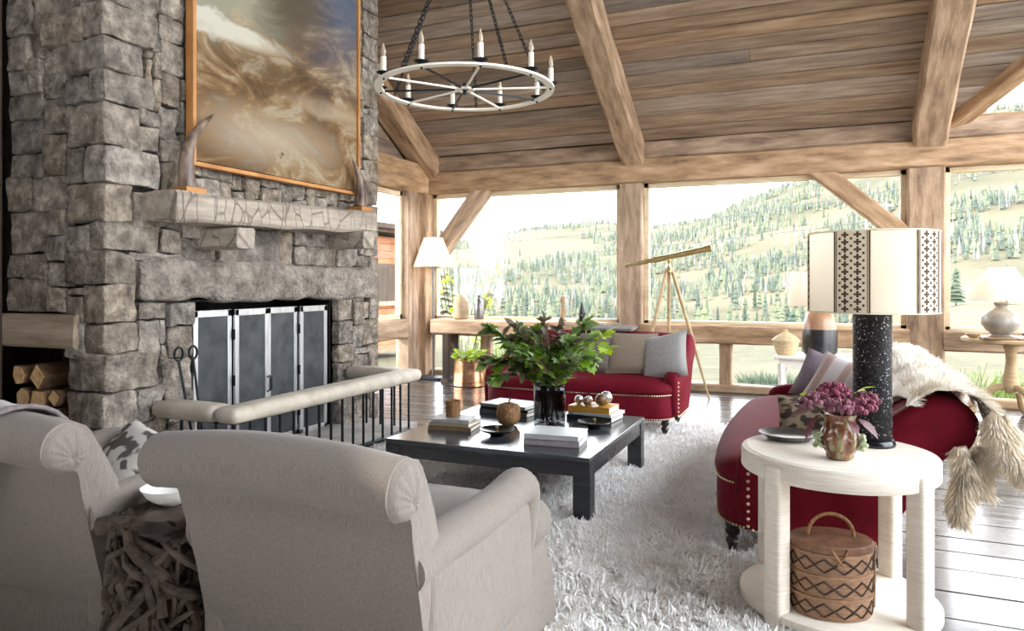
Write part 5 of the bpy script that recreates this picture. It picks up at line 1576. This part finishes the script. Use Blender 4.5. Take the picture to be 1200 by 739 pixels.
obj('lid', MB().lathe([(1.035, 0.252), (1.045, 0.255), (1.045, 0.275), (1.0, 0.281), (0.6, 0.287), (0.0, 0.289)], 56, sc=(ax_, ay_)), LIDM, t, ang=30)
obj('carry_handle', MB().tube([(0.085 * math.cos(PI * k / 14), 0.0, 0.286 + 0.085 * math.sin(PI * k / 14)) for k in range(15)], 0.007, 8), RATTAN, t)
for sg in (-1, 1):
    obj('side_strap', MB().tube([(sg * ax_ * 1.04, 0, 0.02), (sg * ax_ * 1.06, 0, 0.15), (sg * ax_ * 1.07, 0, 0.27)], 0.008, 6), RATTAN, t)
    obj('tie', MB().tube([(sg * 0.03, -ay_ * 1.05, 0.275), (sg * 0.015, -ay_ * 1.09, 0.25), (-sg * 0.01, -ay_ * 1.06, 0.215)], 0.004, 6), RATTAN, t)

# ================================================================== CHANDELIER
CHX, CHY, CHZ = -2.37, 4.66, 2.72
CHX, CHY = -0.392 * 5.2 - 0.92 * 0.337, 0.92 * 5.2 - 0.392 * 0.337
t = thing('ring_chandelier', 'large cream and iron ring chandelier with ten candle lights hung on chains', 'chandelier', (CHX, CHY, CHZ))
RO = 0.64
obj('ring', MB().lathe([(RO - 0.055, 0), (RO, 0), (RO, 0.014), (RO - 0.055, 0.014), (RO - 0.055, 0)], 96, cap=False), CREAMPAINT, t, ang=30)
obj('hub', MB().lathe([(0.035, 0), (0.07, 0), (0.07, 0.012), (0.035, 0.012), (0.035, 0)], 32, cap=False), CREAMPAINT, t, ang=30)
obj('hub_pin', MB().lathe([(0.012, -0.03), (0.016, -0.01), (0.016, 0.05), (0.0, 0.06)], 12), IRON, t)
for k in range(10):
    a = 2 * PI * k / 10 + PI / 2
    M = Matrix.Rotation(a, 4, 'Z')
    obj('spoke', MB().box((0.33, 0, 0.008), (0.54, 0.013, 0.012)), CREAMPAINT if k % 2 == 0 else IRON, t, smooth=False, M=M)
    cdl = obj('candle', MB().lathe([(0.019, 0.035), (0.019, 0.145), (0.0, 0.146)], 14, (RO - 0.025, 0, 0)), CANDLE, t, M=M)
    obj('bobeche', MB().lathe([(0.006, 0.014), (0.012, 0.018), (0.045, 0.034), (0.048, 0.04), (0.018, 0.036)], 18, (RO - 0.025, 0, 0)), IRON, cdl)
    obj('bulb', MB().lathe([(0.01, 0.146), (0.019, 0.168), (0.016, 0.198), (0.005, 0.23), (0.0, 0.24)], 12, (RO - 0.025, 0, 0)), BULB, cdl)
    obj('bolt', MB().sphere((RO - 0.027, 0, -0.003), 0.009, 8, 6), IRON, cdl)
APZ = 1.25
def chain(p0, p1, name, parent):
    p0, p1 = Vector(p0), Vector(p1)
    L = (p1 - p0).length; n_ = max(2, int(L / 0.034)); d = (p1 - p0).normalized()
    M0 = frame(p0, p1, (0.3, 0.7, 0.1))[0].to_3x3()
    mb = MB()
    for i in range(n_):
        c = p0 + d * (L * (i + 0.5) / n_)
        pts = []
        for k in range(10):
            a = 2 * PI * k / 10
            q = Vector((0.024 * math.cos(a), 0.011 * math.sin(a), 0))
            if i % 2:
                q = Vector((q.x, 0, q.y))
            pts.append(c + M0 @ q)
        mb.tube(pts, 0.0034, 5, closed=True)
    return obj(name, mb, IRON, parent)
for k in range(0, 10, 2):
    a = 2 * PI * k / 10 + PI / 2 + PI / 10
    chain((RO * 0.93 * math.cos(a), RO * 0.93 * math.sin(a), 0.015), (0.03 * math.cos(a), 0.03 * math.sin(a), APZ), 'chain', t)
obj('apex_ring', MB().tube([(0.035 * math.cos(2 * PI * k / 20), 0.0, APZ + 0.03 + 0.035 * math.sin(2 * PI * k / 20)) for k in range(20)], 0.006, 8, closed=True), IRON, t)
zc = cz(CHY) - CHZ - 0.02
chain((0, 0, APZ + 0.06), (0, 0, zc), 'chain', t)

# ================================================================== OUTSIDE
def smooth(a, b, x):
    x = max(0, min(1, (x - a) / (b - a)))
    return x * x * (3 - 2 * x)
def lerp_tab(tab, x):
    if x <= tab[0][0]:
        return tab[0][1]
    for (a, va), (b, vb) in zip(tab, tab[1:]):
        if x <= b:
            return va + (vb - va) * (x - a) / (b - a)
    return tab[-1][1]
SKY = [(-60, 2.0), (-34, 2.6), (-27, 3.3), (-21, 4.2), (-15, 4.8), (-12.5, 4.4), (-9, 4.7), (-5, 6.1), (-2, 7.0), (0.5, 7.6), (4, 9.2), (9, 11), (20, 12), (60, 10)]
def ground(az, D):
    """height of the land at azimuth az (degrees right of +Y) and distance D"""
    x, y = math.sin(R(az)) * D, math.cos(R(az)) * D
    right = smooth(3, 9, az)
    near = -0.55 - 0.5 * smooth(10, 30, D)
    val = -15 + 13.5 * right
    z = near + (val + 0.5) * smooth(24, 210, D)
    top = 1.35 + math.tan(R(lerp_tab(SKY, az))) * 900
    k = smooth(190, 950, D) ** 1.05
    z = z + (top - val) * (0.62 * k + 0.38 * max(0, min(1, (D - 240) / 660)))
    z += noise.noise(Vector((x * 0.008, y * 0.008, 1))) * 7 * smooth(180, 420, D) * (1 - smooth(800, 900, D) * 0.6)
    z += noise.noise(Vector((x * 0.03, y * 0.03, 5))) * 1.2 * smooth(40, 200, D)
    z += noise.noise(Vector((x * 0.3, y * 0.3, 7))) * 0.08
    return z
Ds = [9.6 * (1100 / 9.6) ** (i / 89) for i in range(90)]
azs = [-62 + 112 * i / 168 for i in range(169)]
mb = MB()
vs = [(math.sin(R(a)) * D, math.cos(R(a)) * D, ground(a, D) - (0 if D < 1000 else (D - 1000) * 0.4)) for a in azs for D in Ds]
k = len(Ds)
fs = [(i * k + j, (i + 1) * k + j, (i + 1) * k + j + 1, i * k + j + 1) for i in range(len(azs) - 1) for j in range(k - 1)]
mb.add(vs, fs)
LAND = bpy.data.materials.new('hillside'); LAND.use_nodes = True
n = LAND.node_tree.nodes; l = LAND.node_tree.links; b = n['Principled BSDF']; b.inputs['Roughness'].default_value = 1.0; b.inputs['Specular IOR Level'].default_value = 0.1
tcn = n.new('ShaderNodeTexCoord'); n1 = n.new('ShaderNodeTexNoise'); n1.inputs['Scale'].default_value = 0.012; n1.inputs['Detail'].default_value = 8
n2 = n.new('ShaderNodeTexNoise'); n2.inputs['Scale'].default_value = 1.8; n2.inputs['Detail'].default_value = 8
r1 = n.new('ShaderNodeValToRGB'); r1.color_ramp.elements[0].position = 0.35; r1.color_ramp.elements[0].color = lin('4b4939'); r1.color_ramp.elements[1].position = 0.6; r1.color_ramp.elements[1].color = lin('635b48')
mx = n.new('ShaderNodeMix'); mx.data_type = 'RGBA'; mx.blend_type = 'OVERLAY'; mx.inputs['Factor'].default_value = 0.6
l.new(tcn.outputs['Object'], n1.inputs['Vector']); l.new(tcn.outputs['Object'], n2.inputs['Vector']); l.new(n1.outputs['Fac'], r1.inputs[0])
l.new(r1.outputs[0], mx.inputs['A']); l.new(n2.outputs['Fac'], mx.inputs['B']); l.new(mx.outputs['Result'], b.inputs['Base Color'])
o = obj('ground_outside', mb, LAND, ang=180)
tag(o, 'straw meadow and open hillside rising beyond the windows', 'ground', kind='structure')
near_g = obj('near_ground', MB().box((0, 4, -0.5), (60, 14, 0.2)), LAND, smooth=False)
tag(near_g, 'straw coloured ground close round the house', 'ground', kind='structure')

# conifers: one mesh per kind, three hundred nearest are objects, the far forest is one mesh
rk = random.Random(101)
CON = mat('conifer', '374136', '495343', (0.6, 0.6, 0.6), 0.9, rnd=0.3); CONY = mat('larch', '525941', '63664f', (0.6, 0.6, 0.6), 0.9, rnd=0.25); TRUNK = mat('grey_trunk', '6e6c68', '85827e', (2, 2, 2), 0.9)
def conifer(mb, p, h, r, tiers=3, nn=6, dead=False):
    x, y, z = p
    vs = []; fs = []
    for t_ in range(tiers):
        zb = z + h * (0.12 + 0.8 * t_ / tiers); zt = z + h * min(1, 0.12 + 0.8 * (t_ + 1.55) / tiers)
        rr = r * (1 - 0.75 * t_ / tiers)
        a0 = rk.random() * 6
        b0 = len(vs)
        for i in range(nn):
            a = a0 + 2 * PI * i / nn
            q = rr * rk.uniform(0.75, 1.15)
            vs.append((x + q * math.cos(a), y + q * math.sin(a), zb + rk.uniform(-.02, .02) * h))
        vs.append((x, y, zt))
        for i in range(nn):
            fs.append((b0 + i, b0 + (i + 1) % nn, b0 + nn))
    mb.add(vs, fs)
    return mb
def trunk(mb, p, h, r):
    return mb.tube([p, (p[0], p[1], p[2] + h)], [r, r * 0.4], 4, cap=False)
kinds = []
for kk, (m_, rr) in enumerate(((CON, 0.17), (CONY, 0.2), (CON, 0.13))):
    mb = conifer(MB(), (0, 0, 0), 1.0, rr, 5, 8)
    tm = trunk(MB(), (0, 0, 0), 0.3, 0.02)
    kinds.append((mb.mesh('foliage', m_, False), tm.mesh('trunk', TRUNK, False)))
lab = ['dark green conifer on the valley floor below the hill', 'yellow-green larch on the valley floor below the hill', 'slim dark conifer on the valley floor below the hill']
def clearing(x, y, az, D):
    f = noise.noise(Vector((x * 0.006, y * 0.010, 3)))
    f2 = abs(noise.noise(Vector((x * 0.0045 + 7, y * 0.007, 9))))
    return f > 0.10 or f2 < 0.055 or noise.noise(Vector((x * 0.02, y * 0.028, 21))) > 0.22
cnt = 0
stood = []
while cnt < 230:
    az = rk.uniform(-36, 3.5); D = rk.uniform(160, 300)
    x, y = math.sin(R(az)) * D, math.cos(R(az)) * D
    if rk.random() < 0.25 and D < 200:
        continue
    kk = rk.choice((0, 1, 1, 2))
    h = rk.uniform(6, 11)
    if any((x - a) ** 2 + (y - b) ** 2 < (0.24 * (h + c)) ** 2 for a, b, c in stood):
        continue
    stood.append((x, y, h))
    t = thing('conifer', lab[kk], 'tree', (x, y, ground(az, D) - 0.2), rk.random() * 6, ['dark conifers in the valley', 'yellow larches in the valley', 'slim conifers in the valley'][kk])
    t.scale = (h, h, h)
    link('foliage', kinds[kk][0], t); link('trunk', kinds[kk][1], t)
    cnt += 1
mbs = [MB(), MB(), MB()]
cnt = 0
for it in range(60000):
    az = rk.uniform(-40, 24); D = 285 + 640 * rk.random() ** 0.85
    x, y = math.sin(R(az)) * D, math.cos(R(az)) * D
    if clearing(x, y, az, D):
        if rk.random() > 0.04:
            continue
    dens = 0.5 + 0.6 * noise.noise(Vector((x * 0.015, y * 0.015, 13)))
    if rk.random() > dens:
        continue
    h = rk.uniform(4, 8.5)
    q = rk.random()
    p = (x, y, ground(az, D) - 0.3)
    if q < 0.3:
        trunk(mbs[2], p, h * 0.9, 0.35)
        if rk.random() < 0.4:
            conifer(mbs[2], p, h, h * 0.1, 1, 4)
    else:
        conifer(mbs[0 if q < 0.62 else 1], p, h, h * rk.uniform(0.14, 0.22), 2, 5)
    cnt += 1
    if cnt > 9500:
        break
fm = MB(); mi = []
for k_, mm in enumerate(mbs):
    fm.add(mm.v, mm.f); mi += [k_] * len(mm.f)
o = obj('forest', fm, CON, smooth=False)
o.data.materials.append(CONY); o.data.materials.append(TRUNK)
o.data.polygons.foreach_set('material_index', mi)
tag(o, 'mixed conifer forest with bare grey trunks covering the far hillside', 'forest', kind='stuff')
# dark conifers on the meadow rise at right and one by the middle window
for i, (az, D, h, lb) in enumerate(((7.0, 92, 6.2, 'bushy dark spruce left of the gourd lamp, tallest of the pair on the rise'), (8.4, 96, 4.6, 'bushy dark spruce just left of the gourd lamp shade, shorter of the pair'), (-1.9, 150, 9.0, 'dark bushy spruce standing alone at the right of the middle window'), (11.2, 99, 5.0, 'dark spruce half hidden behind the gourd lamp shade'), (-28.5, 60, 5.5, 'loose yellow-green conifer behind the floor lamp in the left window'))):
    t = thing('spruce', lb, 'tree', (math.sin(R(az)) * D, math.cos(R(az)) * D, ground(az, D) - 0.2))
    obj('foliage', conifer(MB(), (0, 0, 0), h, h * 0.26, 9, 11), CON if i != 4 else CONY, t, smooth=False)
    obj('trunk', trunk(MB(), (0, 0, 0), h * 0.3, h * 0.02), TRUNK, t)
# shrubs right outside the glass
GRS = mat('shrub_green', '6d8438', '8fa34f', (8, 8, 8), 0.8, rnd=0.25)
for i, (x, y, hh, lb) in enumerate(((1.7, 10.6, 0.75, 'bright green grassy shrub outside the right window below the rail'), (2.95, 11.1, 0.7, 'grassy shrub outside the right window behind the pedestal table'), (-4.7, 11.2, 0.9, 'yellow-green shrub outside the left window behind the copper tub'), (-0.75, 13.5, 0.28, 'low dark scrub at the foot of the middle window'))):
    t = thing('shrub', lb, 'shrub', (x, y, ground(math.degrees(math.atan2(x, y)), math.hypot(x, y))), 0, 'shrubs outside the windows')
    P_ = []; N_ = []
    gg = np.random.default_rng(60 + i)
    for k in range(900):
        a = gg.random() * 6.28; r = 0.55 * gg.random() ** 0.6
        P_.append((r * math.cos(a), r * math.sin(a), 0.02 + 0.3 * hh * gg.random())); N_.append((0.5 * math.cos(a), 0.5 * math.sin(a), 1))
    s_ = strands('blades', P_, N_, hh * 0.75, 0.022, GRS if i < 3 else CON, t, curl=0.25, seg=3, seed=70 + i)
# bare branchy shrub in the left window
t = thing('branchy_shrub', 'thin twiggy shrub with yellow leaves outside the left window by the lamp', 'shrub', (-6.1, 12.0, ground(-27, 13.5)))
for k in range(16):
    a = rk.random() * 6.28; h = rk.uniform(1.6, 2.5)
    pts = [(0.1 * math.cos(a), 0.1 * math.sin(a), 0), (0.35 * math.cos(a), 0.35 * math.sin(a), h * 0.5), (0.75 * math.cos(a), 0.6 * math.sin(a), h)]
    obj('stem', MB().tube(chaikin(pts, 2, closed=False), 0.008, 5), STEM, t)
    for q in range(6):
        s2 = rk.uniform(0.35, 1.0)
        P0 = Vector((0.75 * s2 * math.cos(a), 0.6 * s2 * math.sin(a), h * s2))
        leaf_at(t, P0, (rk.uniform(-1, 1), rk.uniform(-1, 1), rk.uniform(-.3, .6)), rk.uniform(0.10, 0.16), LM[2])
# timber wing seen through the side window
RED = mat('red_cedar', '8a5238', 'ab7350', (2, 2, 16), 0.85, 0.3, rnd=0.1)
t = thing('timber_wing', 'red-brown timber wing of the house seen through the side window', 'building', (-13.4, 17.5, -0.6))
for i in range(16):
    obj('siding', MB().box((0, 0, 0.1 + 0.2 * i), (4.6, 3.0, 0.19)), RED, t, smooth=False)
obj('deck_rail', MB().box((2.35, -0.3, 1.35), (0.1, 3.4, 0.12)).box((2.35, -0.3, 1.0), (0.06, 3.4, 0.05)).box((2.35, -1.9, 0.8), (0.12, 0.12, 1.2)).box((2.35, 1.3, 0.8), (0.12, 0.12, 1.2)), BEAM, t, smooth=False)
wn = obj('window', MB().box((2.31, -0.4, 1.9), (0.06, 1.0, 1.1)), DARKWOOD, t, smooth=False)
obj('pane', MB().box((2.345, -0.4, 1.9), (0.02, 0.86, 0.96)), GLASS, wn, smooth=False)
mb = MB(); mb.box((0, 0, 3.45), (5.6, 4.0, 0.14)); mb.box((0, 0, 3.33), (5.4, 3.8, 0.1))
obj('roof', mb, DARKWOOD, t, smooth=False)
# mast on the hill
MET = mat('grey_mast', 'b9bcc0', rough=0.5)
t = thing('power_mast', 'pale metal lattice mast on the hill at the top of the middle window', 'mast', (math.sin(R(3.6)) * 420, math.cos(R(3.6)) * 420, ground(3.6, 420)))
mb = MB()
for x in (-5, 5):
    mb.tube([(x, 0, 0), (x * 0.9, 0, 24)], 0.5, 5)
mb.tube([(-8, 0, 22), (8, 0, 22)], 0.5, 5).tube([(-5, 0, 12), (5, 0, 18)], 0.3, 4).tube([(5, 0, 12), (-5, 0, 18)], 0.3, 4)
obj('lattice', mb, MET, t)
CAB = mat('cable', '4a4d52', rough=0.6)
for i, (z0, z1, lb) in enumerate(((17, 11, 'upper power line crossing the hillside'), (9, 2, 'middle power line crossing the hillside'), (1, -5, 'lowest power line crossing the hillside just above the larches'))):
    p0 = Vector((-150, 330, 1.35 + z0 + 2)); p1 = Vector((95, 250, 1.35 + z0 + 22 - i * 2))
    pts = [p0.lerp(p1, k / 30) + Vector((0, 0, -3.0 * math.sin(PI * k / 30))) for k in range(31)]
    o = obj('power_line', MB().tube(pts, 0.11, 4), CAB); tag(o, lb, 'cable', 'power lines on the hill')
